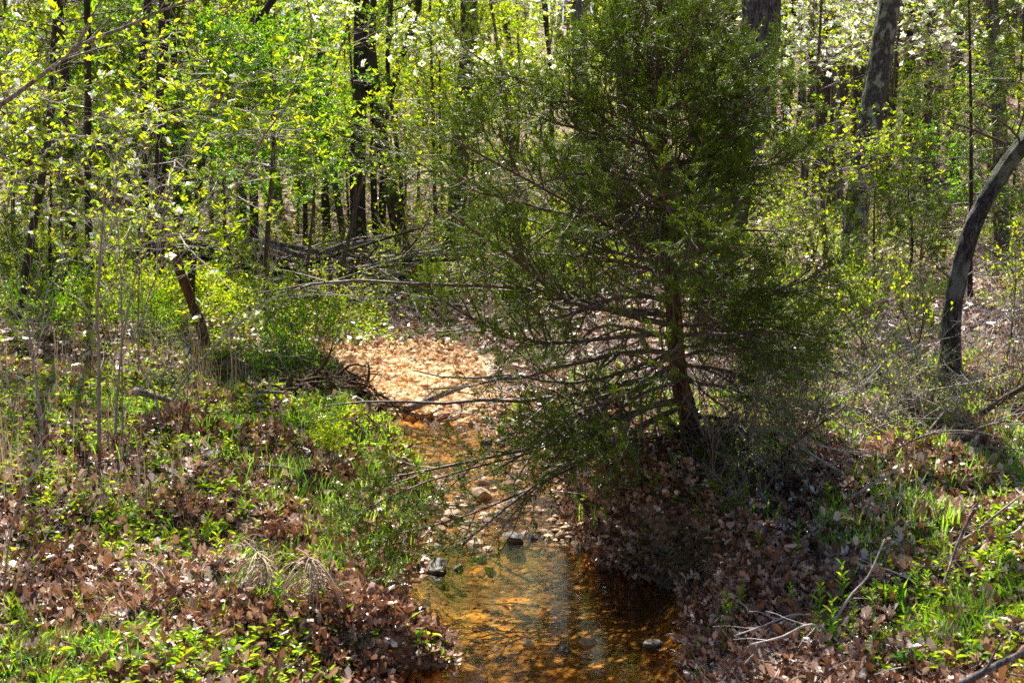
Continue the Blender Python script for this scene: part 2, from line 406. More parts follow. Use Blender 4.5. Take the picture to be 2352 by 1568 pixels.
M['gravel'] = mat_stone("orange_gravel", (.40, .18, .06), (.62, .35, .14), (.78, .54, .30))
M['bedstone'] = mat_stone("amber_bed_stone", (.05, .025, .008), (.15, .075, .016), (.36, .20, .05))

def mat_water():
    m, nt, out = newmat("stream_water")
    v = mapped(nt, (.55, 2.2, 1)); n1 = tex(nt, "ShaderNodeTexNoise", 11, v, 4); n2 = tex(nt, "ShaderNodeTexNoise", 24, v, 1)
    f = nt.nodes.new("ShaderNodeFresnel"); f.inputs[0].default_value = 1.36
    tr = nt.nodes.new("ShaderNodeBsdfTransparent"); tr.inputs[0].default_value = (.84, .68, .42, 1)
    g = nt.nodes.new("ShaderNodeBsdfGlossy"); g.inputs["Roughness"].default_value = .015; g.inputs[0].default_value = (1, 1, 1, 1)
    ch = attr(nt, "chop")
    b1 = nt.nodes.new("ShaderNodeBump"); b1.inputs["Distance"].default_value = .012; nt.links.new(n1.outputs["Fac"], b1.inputs["Height"])
    nt.links.new(ch, b1.inputs["Strength"])
    b2 = nt.nodes.new("ShaderNodeBump"); b2.inputs["Distance"].default_value = .004; nt.links.new(n2.outputs["Fac"], b2.inputs["Height"])
    nt.links.new(ch, b2.inputs["Strength"]); nt.links.new(b1.outputs[0], b2.inputs["Normal"])
    for x in (f, g): nt.links.new(b2.outputs[0], x.inputs["Normal"])
    mx = nt.nodes.new("ShaderNodeMixShader"); nt.links.new(f.outputs[0], mx.inputs[0])
    nt.links.new(tr.outputs[0], mx.inputs[1]); nt.links.new(g.outputs[0], mx.inputs[2]); nt.links.new(mx.outputs[0], out.inputs[0]); return m
M['water'] = mat_water()

# ------------------------------------------------------------------ labelling
LAND = [("the big ridged oak", 1700, 300), ("the dark green cedar trunk", 1570, 850), ("the curved grey trunk", 2190, 640),
        ("the lichen-spotted leaning trunk", 1990, 350), ("the lone brown trunk", 1060, 350),
        ("the twin dark trunks", 860, 400), ("the brush pile", 800, 670), ("the orange gravel bar", 920, 870),
        ("the leaning red-brown trunk", 440, 700), ("the flowering dogwood", 330, 330), ("the pale fallen log", 380, 925),
        ("the bare forked sapling", 225, 760), ("the straight young cedar", 2230, 350), ("the broken hanging branch", 2290, 1110),
        ("the amber pool", 1250, 1450), ("the stony riffle", 1120, 1180), ("the drooping dead grass", 650, 1330),
        ("the big-leaved plant", 2120, 1500), ("the weedy near bank", 200, 1400), ("the leaf-strewn slope", 1950, 850)]
ALL = []
def tag(o, label, cat, group=None, kind=None, auto=False):
    if kind: o["kind"] = kind
    if kind == 'structure': return o
    o["label"] = label; o["category"] = cat
    if group: o["group"] = group
    if auto: ALL.append(o)
    return o

def finish_labels():
    by = {}
    for o in ALL:
        p = np.array(o.location) + np.array([0, 0, o.get("_h", .1)])
        if "_h" in o: del o["_h"]
        u, v = project(p); best = min(LAND, key=lambda q: (q[1] - u) ** 2 + 1.6 * (q[2] - v) ** 2)
        du, dv = u - best[1], v - best[2]
        if abs(du) > abs(dv): rel = "left of" if du < 0 else "right of"
        else: rel = "beyond" if dv < 0 else "in front of"
        if abs(du) + abs(dv) < 90: rel = "beside"
        if rel == "in front of" and len(o["label"].split()) > 9: rel = "before"
        lab = f'{o["label"]} {rel} {best[0]}'
        by.setdefault(lab, []).append((u, o))
    ordn = ["leftmost", "second from left", "third from left", "fourth from left", "fifth from left", "sixth from left", "seventh from left", "eighth from left"]
    for lab, L in by.items():
        L.sort(key=lambda t: t[0])
        for k, (u, o) in enumerate(L):
            if len(L) == 1: o["label"] = lab
            elif len(L) <= 8: o["label"] = (lab + ", " + (ordn[k] if k < len(L) - 1 else "rightmost"))
            else: o["label"] = lab
            w = o["label"].split()
            if len(w) > 16:
                o["label"] = o["label"].replace("from left", "").replace("the ", "").strip()

def empty(name, loc, rz=0., scale=1.):
    e = bpy.data.objects.new(name, None); e.empty_display_size = .1; COL.objects.link(e)
    e.location = loc; e.rotation_euler = (0, 0, rz); e.scale = (scale,) * 3 if np.isscalar(scale) else scale
    return e

def dup(root, loc, rz=0., scale=1.):
    r = root.copy(); COL.objects.link(r); r.location = loc; r.rotation_euler = (0, 0, rz)
    r.scale = (scale,) * 3 if np.isscalar(scale) else scale
    for ch in list(root.children):
        c = ch.copy(); COL.objects.link(c); c.parent = r
    return r

# ================================================================== SETTING
def axis_steps(pairs):
    out = [pairs[0][0]]
    for (a, b, s) in pairs: 
        n = max(1, int(round((b - a) / s))); out += list(np.linspace(a, b, n + 1)[1:])
    return np.array(out)

gx = axis_steps([(-160, -30, 10), (-30, -8, 1), (-8, -3.5, .2), (-3.5, 4.5, .035), (4.5, 9, .2), (9, 30, 1), (30, 160, 10)])
gy = axis_steps([(-60, -4, 4), (-4, 4.5, .4), (4.5, 13.5, .035), (13.5, 20, .1), (20, 40, .4), (40, 170, 2.5)])
X, Yg = np.meshgrid(gx, gy)
z, d, left, wlv = terrain(X, Yg, True)
mb = MB()
ny, nx = X.shape
idx = np.arange(ny * nx).reshape(ny, nx)
F = np.stack([idx[:-1, :-1], idx[:-1, 1:], idx[1:, 1:], idx[1:, :-1]], -1).reshape(-1, 4)
mb.add(np.stack([X, Yg, z], -1), F)
sand = sstep(1 - np.clip(d / .35 + (noise(X * 3, Yg * 3, 41) - .5) * 1.2, 0, 1)) * sstep((15.6 - Yg) / .9)
bed = sstep((wlv + .015 - z) / .03) * (d < .1)
wet = sstep((.10 + (noise(X * 6, Yg * 6, 57) - .5) * .08 - (z - wlv)) / .05) * (Yg < Y_END + .6)
wet = np.maximum(wet, sstep((.75 - d) / .25) * (~left) * sstep((Yg - 7.4) / .3) * sstep((9.2 - Yg) / .5))  # adds shade of the undercut bank below the cedar, painted into the soil colour
pool_shade = np.interp(Yg + (noise(X * 4, Yg * 4, 55) - .5) * .7, [6.9, 7.35, 8.2, 8.6], [0, .9, .9, .1]) * sstep((noise(X * 5, Yg * 7, 56) - .12) / .3)  # cedar's shadow over the middle of the pool, painted into the bed colour
tag(mb.build("ground", M['soil'], extra={"sand": sand.ravel(), "bed": bed.ravel(), "pool_shade": pool_shade.ravel(), "wet": wet.ravel()}), "", "", kind='structure')

# water: one sheet following the fall of the stream, the banks cut its outline
wx = axis_steps([(-3, -1.8, .2), (-1.8, 1.8, .04), (1.8, 3, .2)]); wy = axis_steps([(-8, 5, .5), (5, Y_END + .35, .04)])
X, Yw = np.meshgrid(wx, wy); ny, nx = X.shape; idx = np.arange(ny * nx).reshape(ny, nx)
chop = np.interp(Yw, [0, 7.0, 8.0, 8.5, 10.2, 10.7, 12], [.10, .10, .25, 1.0, 1.0, .3, .3])
zz = waterlevel(Yw) + (noise(X * 7, Yw * 9, 71) - .5) * .03 * np.interp(Yw, [8, 8.6, 10.2, 10.6], [0, 1, 1, 0])
mb = MB(); mb.add(np.stack([X, Yw, zz], -1), np.stack([idx[:-1, :-1], idx[:-1, 1:], idx[1:, 1:], idx[1:, :-1]], -1).reshape(-1, 4))
o = mb.build("water", M['water'], extra={"chop": chop.ravel()}); tag(o, "", "", kind='structure')

# ================================================================== STONES
import bmesh
def rock_mb(mb, pos, size, seed, sub=2, tone=.5, flat=.6, rz=0.):
    bm = bmesh.new(); bmesh.ops.create_icosphere(bm, subdivisions=sub, radius=1.0)
    V = np.array([v.co for v in bm.verts]); F = np.array([[v.index for v in f.verts] for f in bm.faces]); bm.free()
    r_ = np.random.default_rng(seed)
    for _ in range(9):                                  # chop facets
        n = nrm(r_.normal(size=3)); c = r_.uniform(.45, .8); dd = V @ n
        V = V - np.maximum(dd - c, 0)[:, None] * n * .9
    V = V * (1 + .10 * r_.normal(size=(len(V), 1)) * .5)
    V = V * np.array([1, .72, flat])
    ca, sa = math.cos(rz), math.sin(rz); V = V @ np.array([[ca, sa, 0], [-sa, ca, 0], [0, 0, 1]])
    mb.add(V * size + pos, F, tone)

STONES = [  # u, v, half-width in display px, kind
    (1100, 1152, 34, 0), (1040, 1197, 30, 0), (985, 1192, 36, 0), (1165, 1205, 24, 0), (1062, 1224, 15, 0), (1000, 1225, 16, 0),
    (1078, 1172, 14, 1), (1068, 1145, 10, 1), (1085, 1255, 20, 0), (1098, 1280, 22, 0), (1180, 1265, 26, 1), (1050, 1345, 20, 1),
    (1005, 1320, 30, 1), (1010, 1300, 20, 1), (1225, 1250, 18, 1), (920, 1262, 24, 0), (925, 1065, 24, 0), (1110, 1120, 20, 0),
    (1200, 1150, 16, 0), (1232, 1185, 18, 0), (1150, 1180, 13, 0), (1250, 1150, 12, 0), (1190, 1120, 14, 0), (950, 1150, 16, 0),
    (1020, 1130, 13, 0), (1135, 1135, 12, 0), (1265, 1200, 14, 0), (1290, 1235, 18, 0), (1330, 1262, 20, 0), (1120, 1300, 16, 0),
    (960, 1245, 14, 0), (1160, 1240, 15, 1), (1205, 1235, 11, 0), (885, 1210, 18, 0), (905, 1170, 14, 0), (1060, 1100, 14, 0),
    (1130, 1090, 12, 0), (980, 1100, 13, 0), (1350, 1160, 20, 0), (1390, 1195, 22, 0), (1440, 1225, 20, 0), (1400, 1250, 16, 0),
    (1180, 1060, 14, 1), (1120, 1045, 16, 1), (1160, 1020, 18, 1), (880, 1415, 26, 0), (885, 1262, 18, 0), (1475, 1330, 26, 1),
    (1540, 1350, 30, 1), (1440, 1310, 20, 1), (1350, 1535, 24, 0), (1215, 1540, 20, 0), (1500, 1520, 26, 1), (1300, 1555, 18, 1)]
names_s = {0: ("tan stone", "rock"), 1: ("dark wet stone", "rock")}
for k, (u, v, w, kd) in enumerate(STONES):
    g = G(u, v); dist = g[1]; s = w / FP * dist * 1.3
    mb = MB(); rock_mb(mb, np.zeros(3), s, 100 + k, 3 if w > 24 else 2, rng.uniform(.35, .8), rng.uniform(.5, .75), 0)
    o = mb.build("rock", M['stone_dark' if kd else 'stone'], smooth=False)
    zg = max(g[2], float(waterlevel(g[1])) - .02)
    o.location = (g[0], g[1], zg + s * .25); o.rotation_euler = (rng.normal() * .15, rng.normal() * .15, rng.uniform(0, 6.3))
    size = "large" if w > 25 else "small" if w < 15 else "medium"
    tag(o, f"{size} {names_s[kd][0]}", "stone", "stones in and along the stream", auto=True)

# pebbles of the riffle and the gravel bar
def channel_pts(n, y0, y1, lo=0., hi=1.):
    y = rng.uniform(y0, y1, n); L = np.interp(y, ey, el); R = np.interp(y, ey, er)
    x = L + (R - L) * rng.uniform(lo, hi, n); return x, y
def pebble_sheet(name, n, y0, y1, smin, smax, mat, seed, lo=-.15, hi=1.15, sink=.25):
    mb = MB(); x, y = channel_pts(n, y0, y1, lo, hi); zz = terrain(x, y)
    protos = []
    for q in range(10):
        t = MB(); rock_mb(t, np.zeros(3), 1.0, seed + q, 1, .5, .75); protos.append((t.v[0], t.f[0]))
    s = smin + (smax - smin) * rng.random(n) ** 2.4; kind = rng.integers(0, 10, n); a = rng.uniform(0, 6.28, n)
    for q in range(10):
        m = kind == q; V, Fq = protos[q]
        ca, sa = np.cos(a[m])[:, None], np.sin(a[m])[:, None]
        VV = np.stack([V[None, :, 0] * ca - V[None, :, 1] * sa, V[None, :, 0] * sa + V[None, :, 1] * ca, np.broadcast_to(V[None, :, 2], (m.sum(), len(V)))], -1) * s[m][:, None, None]
        VV = VV + np.stack([x[m], y[m], zz[m] + s[m] * sink], -1)[:, None]
        nv = len(V); FF = (np.arange(m.sum()) * nv)[:, None, None] + Fq[None]
        mb.add(VV, FF.reshape(-1, 3), np.repeat(rng.random(m.sum()), nv))
    return mb.build(name, mat, smooth=False)
tag(pebble_sheet("gravel", 11000, Y_END - .2, 15.3, .008, .07, M['gravel'], 300, -.12, 1.12), "bright orange-tan gravel bar in the dry bend of the stream", "gravel", kind='stuff')
tag(pebble_sheet("pebbles", 2600, 8.2, 11.6, .010, .05, M['stone'], 400, -.1, 1.2), "tan pebbles lying in the shallow riffle of the stream", "pebbles", kind='stuff')
tag(pebble_sheet("streambed_pebbles", 1500, 5.0, 8.3, .015, .06, M['bedstone'], 500, -.05, 1.05, -.25), "amber pebbles on the bottom of the clear pool", "pebbles", kind='stuff')

# ================================================================== TREES
def ground_root(p, drop=.08):
    return np.array([p[0], p[1], ground(p[0], p[1]) - drop])

def trunk_line(pix, Y, top, n=34, lean=.0):
    """a trunk through image points at depth Y, carried on upwards to height top."""
    base = G(*pix[0]) if Y is None else P(pix[0][0], pix[0][1], Y)
    Yd = base[1]
    pts = [P(u, v, Yd) for u, v in pix]
    b = ground_root(pts[0]); 
    if pts[0][2] - b[2] > .15: pts = [b] + pts
    else: pts[0] = b
    pts = np.array(pts)
    if top > pts[-1][2]:
        dr = nrm(pts[-1] - pts[-2]); p = pts[-1].copy(); ext = []
        nn = max(2, int((top - p[2]) / 1.6))
        for i in range(nn):
            dr = nrm(dr * .8 + np.array([rng.normal() * .07, rng.normal() * .07, .35])); p = p + dr * (top - pts[-1][2]) / nn; ext.append(p)
        pts = np.concatenate([pts, ext])
    seg = np.concatenate([[0], np.cumsum(np.linalg.norm(np.diff(pts, axis=0), axis=1))])
    fine = spline(pts, 240); s2 = np.concatenate([[0], np.cumsum(np.linalg.norm(np.diff(fine, axis=0), axis=1))])
    t = np.linspace(0, 1, n) ** 1.15 * s2[-1]
    return np.stack([np.interp(t, s2, fine[:, k]) for k in range(3)], 1), s2[-1]

def make_tree(name, label, pix, Y, width_px, top=12., bark='bark', crown='leaf_yellow', leaf=.07, lead=.35, flare=1.5,
              density=1.0, group=None, sides=14, limb0=.42, rough=.05, cat="tree", lowtwigs=0, limblen=2.2, extra_mats=None):
    line, L = trunk_line(pix, Y, top)
    base = line[0].copy(); Yd = base[1]
    r0 = width_px / 2 / FP * (Yd * 1.0)
    t = np.linspace(0, 1, len(line)) ** 1.15
    R = r0 * (1 - .18 * t / .35) ; R = np.where(t > .35, r0 * .82 * (1 - (t - .35) / .65) ** .9 + .012, R)
    hgt = t * L
    R = R * (1 + (flare - 1) * np.exp(-hgt / (r0 * 2.2)))
    root = empty(name, base); pl = line - base
    mb = MB(); big = width_px >= 28; nr = 230 if big else 60
    tt = np.linspace(0, len(pl) - 1, nr); pf = np.stack([np.interp(tt, np.arange(len(pl)), pl[:, k]) for k in range(3)], 1); pf = np.concatenate([spline(pl[:12], nr // 2 + 20), spline(pl[11:], nr // 3)[1:]])
    sf = np.concatenate([[0], np.cumsum(np.linalg.norm(np.diff(pf, axis=0), axis=1))]); Rf = np.interp(sf / sf[-1], t, R)
    tubes(mb, pf, Rf, max(sides, 64 if width_px > 80 else 40 if big else sides), relief=(.10 if width_px > 40 else .07, max(6, int(Rf[0] * 90))))
    mats = [M[bark], M['twig_dark']]
    B1, R1 = sprout(pl, R, int(16 * density) + 3, limb0, .97, 1.0, lambda f, d: limblen * (1.25 - f), 7, .4, .10, .05)
    B2, R2 = sprout(B1, R1, 5, .25, 1, .8, .9, 5, .6, .14, .04, rmin=.004)
    B3, R3 = sprout(B2, R2, 4, .2, 1, .8, .45, 4, .6, .16, .03, rmin=.003)
    tubes(mb, B1, R1, 6, mi=0); tubes(mb, B2, R2, 4, .3, mi=1); tubes(mb, B3, R3, 3, .5, mi=1)
    if lowtwigs:
        C1, Q1 = sprout(pl, R, lowtwigs, .05, limb0 + .1, 1.2, .8, 6, .12, .16, .02, rmin=.004)
        C2, Q2 = sprout(C1, Q1, 4, .2, 1, .8, .35, 4, .7, .16, 0, rmin=.003)
        tubes(mb, C1, Q1, 4, .5, mi=1); tubes(mb, C2, Q2, 3, .5, mi=1)
    mb.build("trunk", mats, root)
    if crown:
        mb = MB(); pos, tan = on_twigs(B3, 2, .2, 1, .03)
        n = len(pos); leaves(mb, pos, tan * .4 + rnd(n) * .5 + np.array([0, 0, .3]), rnd(n) * .6 + np.array([0, 0, 1]), rng.uniform(.7, 1.2, n) * leaf, leaf * .6, tone=rng.random(n))
        if lowtwigs:
            pos, tan = on_twigs(C2, 5, .4, 1, .02); n = len(pos)
            leaves(mb, pos, tan * .4 + rnd(n) * .5 + np.array([0, 0, .3]), rnd(n) * .6 + np.array([0, 0, 1]), leaf * rng.uniform(.6, 1, n), leaf * .5, tone=rng.random(n))
        mb.build("crown", M[crown], root, smooth=False)
    tag(root, label, cat, group)
    return root, pl, R

def branchset(name, root, base, specs, mat, sub=6, sublen=.4, twigs=4, twiglen=.18, leafsize=.05, per=5, leafmat_='leaf_yellow', up=.02):
    pass

# --- big oak behind the cedar, with its bare strip of wood
root, pl, R = make_tree("oak_tree", "massive ridged dark grey oak trunk standing directly behind the green cedar", [(1640, 815), (1652, 640), (1670, 480), (1710, 300), (1738, 130), (1748, -10)], None, 96, 15,
                        'oak', flare=1.25, sides=40, rough=.035, density=1.2, limblen=3.2)
mb = MB()
yo = root.location[1] - .10; seg = np.array([P(1778, 165, yo), P(1770, 220, yo), P(1758, 300, yo), P(1742, 360, yo), P(1728, 430, yo)]) - np.array(root.location)
tubes(mb, seg + np.array([-.02, .05, 0]), np.array([.02, .05, .055, .05, .02]), 8, rough=.05); mb.build("bare_wood_strip", M['deadwood'], root)

TREES = [
 ("tree", "brown rough-barked tree trunk standing alone in open yellow foliage", [(1046, 600), (1050, 480), (1060, 300), (1075, 130), (1079, -10)], None, 44, 14, 'bark', 1.4),
 ("tree", "lichen-spotted grey trunk leaning gently, a pale scar ring round it", [(1955, 640), (1968, 480), (1990, 330), (2018, 170), (2045, -10)], 17.0, 58, 14, 'bark_lichen', 1.2),
 ("tree", "dark straight trunk of the twin pair above the brush pile", [(826, 606), (822, 480), (822, 330), (828, 180), (830, -10)], None, 37, 14, 'bark_dark', 1.6),
 ("tree", "dark leaning trunk whose foot slants away beside its straight twin", [(938, 612), (915, 520), (890, 400), (868, 270), (852, 140), (838, -10)], None, 34, 13, 'bark_dark', 1.4),
 ("tree", "slim dark trunk squeezed between the straight and leaning twins", [(866, 600), (860, 480), (856, 330), (858, 250)], 26, 17, 11, 'bark_dark', 1.3),
 ("tree", "thin dark trunk a little left of the twin pair", [(755, 612), (748, 480), (742, 330), (738, 180), (735, -10)], 25, 20, 12, 'bark_dark', 1.4),
 ("tree", "slender greyish trunk tilted against its dark neighbour left of the pair", [(795, 612), (782, 500), (766, 400), (752, 300)], 25.5, 17, 11, 'bark', 1.3),
 ("tree", "thin trunk slanting up through bright leaves beside the brown trunk", [(878, 480), (884, 283), (911, 167), (941, 83), (965, -10)], 27, 18, 12, 'bark_dark', 1.1),
 ("tree", "very thin crooked trunk just right of the leaning twin", [(925, 600), (921, 417), (908, 310), (897, 233), (890, 130), (898, 0)], 23, 11, 10, 'bark_dark', 1.1),
 ("tree", "broad hazy grey trunk whose top shows left above the cedar", [(1345, 560), (1340, 330), (1332, 170), (1330, -10)], 24, 42, 14, 'bark_grey', 1.2),
 ("tree", "dark mossy trunk rising behind the tip of the cedar", [(1440, 640), (1438, 330), (1432, 170), (1428, -10)], 18, 40, 14, 'bark_dark', 1.2),
 ("tree", "black slim trunk half hidden by the cedar top", [(1498, 620), (1500, 330), (1502, 170), (1508, -10)], 21, 26, 13, 'bark_dark', 1.2),
 ("tree", "forked thin dark tree rising between the brown and grey trunks", [(1272, 600), (1268, 330), (1264, 143), (1254, 70), (1250, -10)], 20, 12, 10, 'bark_dark', 1.2),
 ("tree", "straight thin grey trunk in the open right of the big oak", [(1928, 478), (1924, 330), (1921, 170), (1921, -10)], 26, 15, 13, 'bark_grey', 1.2),
 ("tree", "blue-grey distant trunk crossing the white blossom", [(1847, 330), (1846, 233), (1845, 70), (1850, -10)], 32, 14, 13, 'bark_grey', 1.1),
 ("tree", "grey trunk behind the white blossom, left of the young cedar", [(2152, 330), (2148, 250), (2140, 100), (2135, -10)], 28, 17, 13, 'bark_grey', 1.2),
 ("tree", "hazy trunk standing in the sunny gap right of the leaning trunk", [(2100, 360), (2095, 300), (2088, 130), (2085, -10)], 36, 14, 12, 'bark_grey', 1.1),
 ("tree", "thin black stem close beside the leaning lichen trunk", [(2046, 420), (2051, 293), (2068, 83), (2072, -10)], 24, 9, 11, 'bark_dark', 1.1),
 ("tree", "thick dark trunk at the upper right behind the young cedar", [(2300, 560), (2296, 300), (2286, 130), (2278, -10)], 19, 36, 13, 'oak', 1.2),
 ("tree", "thin branching tree at the right margin above the curved trunk", [(2370, 540), (2362, 300), (2358, 120), (2364, -10)], 18, 13, 11, 'bark_dark', 1.2),
 ("tree", "dark trunk in the shaded evergreens of the upper left", [(362, 640), (368, 420), (371, 213), (377, 33), (378, -10)], 15.5, 28, 12, 'bark_dark', 1.2),
 ("tree", "mossy dark trunk curving up out of the dogwood leaves", [(440, 640), (470, 330), (515, 195), (567, 87), (623, 7), (650, -40)], 14, 18, 10, 'bark_dark', 1.2),
 ("tree", "dark trunk beside the forked sapling at the left", [(212, 745), (206, 600), (202, 420), (202, 200), (200, 0)], 14.0, 18, 11, 'bark_dark', 1.3),
 ("tree", "dark brushy trunk low at the left margin", [(45, 800), (60, 620), (84, 480), (112, 300), (123, 143), (130, 0)], 13.0, 20, 11, 'bark_dark', 1.3),
 ("tree", "short dark trunk in shade left of the leaning red-brown trunk", [(312, 690), (322, 600), (330, 480), (336, 330), (330, 100)], 16.5, 20, 11, 'bark_dark', 1.3),
 ("tree", "straight dark trunk in the leafy middle left of the brush pile", [(583, 590), (583, 450), (578, 300), (582, 100), (585, 0)], 22, 22, 12, 'bark_dark', 1.3),
 ("tree", "thin dark trunk between the mossy trunk and the twin pair", [(702, 600), (700, 450), (690, 300), (684, 100), (680, 0)], 23, 12, 11, 'bark_dark', 1.3),
]
for nm, lab, pix, Y, w, top, bark, fl in TREES:
    make_tree(nm, lab, pix, Y, w, top, bark, flare=fl, lowtwigs=6 if w > 14 else 4, density=.8 if w > 25 else .5, sides=18 if w > 30 else 10)

# curved grey trunk at the right, with its side branch and scar
root, pl, R = make_tree("tree", "curved rough grey trunk bending over to the frame's right edge", [(2184, 885), (2183, 830), (2187, 722), (2204, 622), (2234, 522), (2264, 460), (2299, 400), (2338, 345), (2385, 300), (2440, 230)], None, 46, 5.5, 'curved', 'leaf_yellow', flare=1.7, sides=28, rough=.04, density=.4, limb0=.7)
b0 = np.array(root.location); Yr = b0[1]
mb = MB()
for pp, r in (([(2310, 330), (2262, 310), (2240, 300), (2205, 288), (2190, 284)], .012), ([(2350, 330), (2320, 295), (2300, 280), (2285, 270), (2262, 262)], .009),
              ([(2262, 310), (2250, 296), (2235, 286), (2225, 268)], .006), ([(2185, 640), (2150, 610), (2120, 560)], .006)):
    q = spline(np.array([P(a, b, Yr - .05 * i) for i, (a, b) in enumerate(pp)]) - b0, 9); Rr = np.linspace(r, r * .4, 9)
    mb = MB(); tubes(mb, q, Rr, 6, .3)
    s1, r1 = sprout(q, Rr, 5, .2, 1, .8, .18, 5, .6, .2); tubes(mb, s1, r1, 4, .5)
    mb.build("side_branch", M['twig_dark'], root)

# leaning red-brown dogwood trunk (foreground left) and its flowering branches
def tier_branches(mbw, mbl, mbf, starts, dirs, lens, r0, leafsize=.055, flowers=.15, nsub=9, ntw=5, per=2, droop=.0):
    """near-horizontal sprays: limbs > side shoots > twigs ending in upright leaf pairs."""
    n = 9; N = len(starts); d = nrm(np.array(dirs, float)); p = np.array(starts, float); pts = [p]; st = (np.array(lens) / (n - 1))[:, None]
    for j in range(n - 1):
        d = nrm(d + rnd(N) * .10 + np.array([0, 0, .02 - droop])); p = p + d * st; pts.append(p)
    B1 = np.stack(pts, 1); R1 = np.broadcast_to(r0, (N,))[:, None] * np.linspace(1, .3, n)[None]
    B2, R2 = sprout(B1, R1, nsub, .15, 1, .9, lambda f, d: .75 * (1.2 - f), 6, .6, .13, .015, flat=.5, side=.3, rmin=.0025)
    B3, R3 = sprout(B2, R2, ntw, .15, 1, .8, .26, 4, .6, .15, .05, flat=.3, side=.5, rmin=.0016)
    tubes(mbw, B1, R1, 7, .6); tubes(mbw, B2, R2, 4, .7); tubes(mbw, B3, R3, 3, .6)
    tip = B3[:, -1]; tn = nrm(B3[:, -1] - B3[:, -2]); K = len(tip)
    for _ in range(per + 2):
        side_ = rnd(K) * np.array([1, 1, .3])
        ax = nrm(side_) * .75 + tn * .3 + np.array([0, 0, .55]) + rnd(K) * .15
        s = leafsize * rng.uniform(.55, 1.2, K)
        leaves(mbl, tip + rnd(K) * .008, ax, rnd(K) * .35 + np.array([0, -.1, 1]), s, s * .55, LEAF6, rng.random(K))
    pos, tan = on_twigs(B3, max(per, 1), .2, .9, .01); pos, tan = (pos[::3], tan[::3]) if per < 1 else (pos, tan); K = len(pos); s = leafsize * rng.uniform(.5, 1.0, K)
    leaves(mbl, pos, tan * .3 + nrm(rnd(K) * np.array([1, 1, .3])) * .7 + np.array([0, 0, .4]), rnd(K) * .4 + np.array([0, -.1, 1]), s, s * .55, LEAF6, rng.random(K))
    if flowers and mbf is not None:
        m = (rng.random(len(tip)) < flowers) & (noise(tip[:, 0] * 1.3, tip[:, 2] * 1.6 + tip[:, 1], 51) > (.33 if flowers < .5 else .18)); c = tip[m] + np.array([0, 0, .02]); K = len(c)
        base = rng.uniform(0, 6.28, K); nn = nrm(rnd(K) * .75 + np.array([0, 0, .75]))
        ex = nrm(np.cross(nn, rnd(K))); ey_ = np.cross(nn, ex)
        for q in range(4):
            a = (q * math.pi / 2); ax = ex * math.cos(a) + ey_ * math.sin(a) + nn * .22
            s = leafsize * (.72 if flowers < .5 else .85) * rng.uniform(.8, 1.2, K)
            leaves(mbf, c, ax, nn, s, s * .95, LEAF6, rng.random(K))
    return B1

def dogwood(label, trunkpts, tr, specs, leafsize=.055, flowers=.2, name="dogwood_tree", per=2, bark='bark_red', nsub=9, crownmat='leaf_yellow', woodmat='twig', group=None, sides=12):
    tp = spline(np.array(trunkpts), 26); base = tp[0].copy(); root = empty(name, base)
    mb = MB(); RR = np.interp(np.linspace(0, 1, 26), [0, .08, 1], [tr * 1.35, tr, tr * .45]); tubes(mb, tp - base, RR, sides, rough=.05)
    tw = MB(); tl = MB(); tf = MB()
    st, dr, ln, rr = zip(*specs)
    B1 = tier_branches(tw, tl, tf, np.array(st) - base, dr, ln, np.array(rr), leafsize, flowers, per=per, nsub=nsub)
    mb.build("trunk", M[bark], root); tw.build("branches", M[woodmat], root); tl.build("crown", M[crownmat], root, smooth=False)
    if tf.n: tf.build("blossom", M['petal'], root, smooth=False)
    tag(root, label, "dogwood" if flowers else "tree", group); return root

bY = G(478, 806)[1]
tpx = [(478, 808), (462, 750), (447, 709), (417, 632), (400, 579), (360, 510), (300, 470), (233, 443), (170, 405), (110, 383), (30, 363), (-40, 340)]
tp = [P(u, v, bY - .9 * min(1, i / 6)) for i, (u, v) in enumerate(tpx)]; tp[0] = ground_root(tp[0])
specs = []
for k in range(24):
    u, v = rng.uniform(-120, 610), rng.uniform(120, 560)
    s = P(np.clip(u, 0, 480), np.clip(v + rng.uniform(0, 60), 250, 580), bY - rng.uniform(0, 1.5)); e = P(u + rng.choice([-1, 1]) * rng.uniform(30, 120), v, bY - rng.uniform(.2, 4.2))
    specs.append((s, e - s, np.linalg.norm(e - s) * 1.0, .010))
dogwood("leaning red-brown dogwood with white blossom and yellow-green leaves over the left bank", tp, .047, specs, .052, .20, per=2)

# more dogwoods / understory trees placed by hand:  u, v of crown centre, depth, half-spread px, crown top v, bottom v
def layered(label, u, ubase, Y, spread, vtop, vbot, n, leafsize=.055, flowers=0., name="understory_tree", mat='leaf_yellow', tr=.03, group=None, wood='twig', nsub=7, per=2, bark='bark'):
    base = P(ubase, 700, Y); base = ground_root(base)
    top = P(u, vtop, Y); mid = P((u + ubase) / 2 + rng.uniform(-20, 20), (vtop + 600) / 2, Y)
    specs = []
    for k in range(n):
        v = vtop + (vbot - vtop) * (k + rng.random()) / n; s = P(u + (ubase - u) * max(0, (v - vtop) / 900), v, Y)
        a = rng.uniform(0, 6.28); L = spread / FP * Y * rng.uniform(.5, 1.05)
        specs.append((s, (math.cos(a), math.sin(a) * .9, .18 + rng.normal() * .12), L, max(.006, tr * .3)))
    return dogwood(label, [base, (base + mid) / 2 + rng.normal(size=3) * .04, mid, top], tr, specs, leafsize, flowers, name, per, bark, nsub, mat, wood, group)

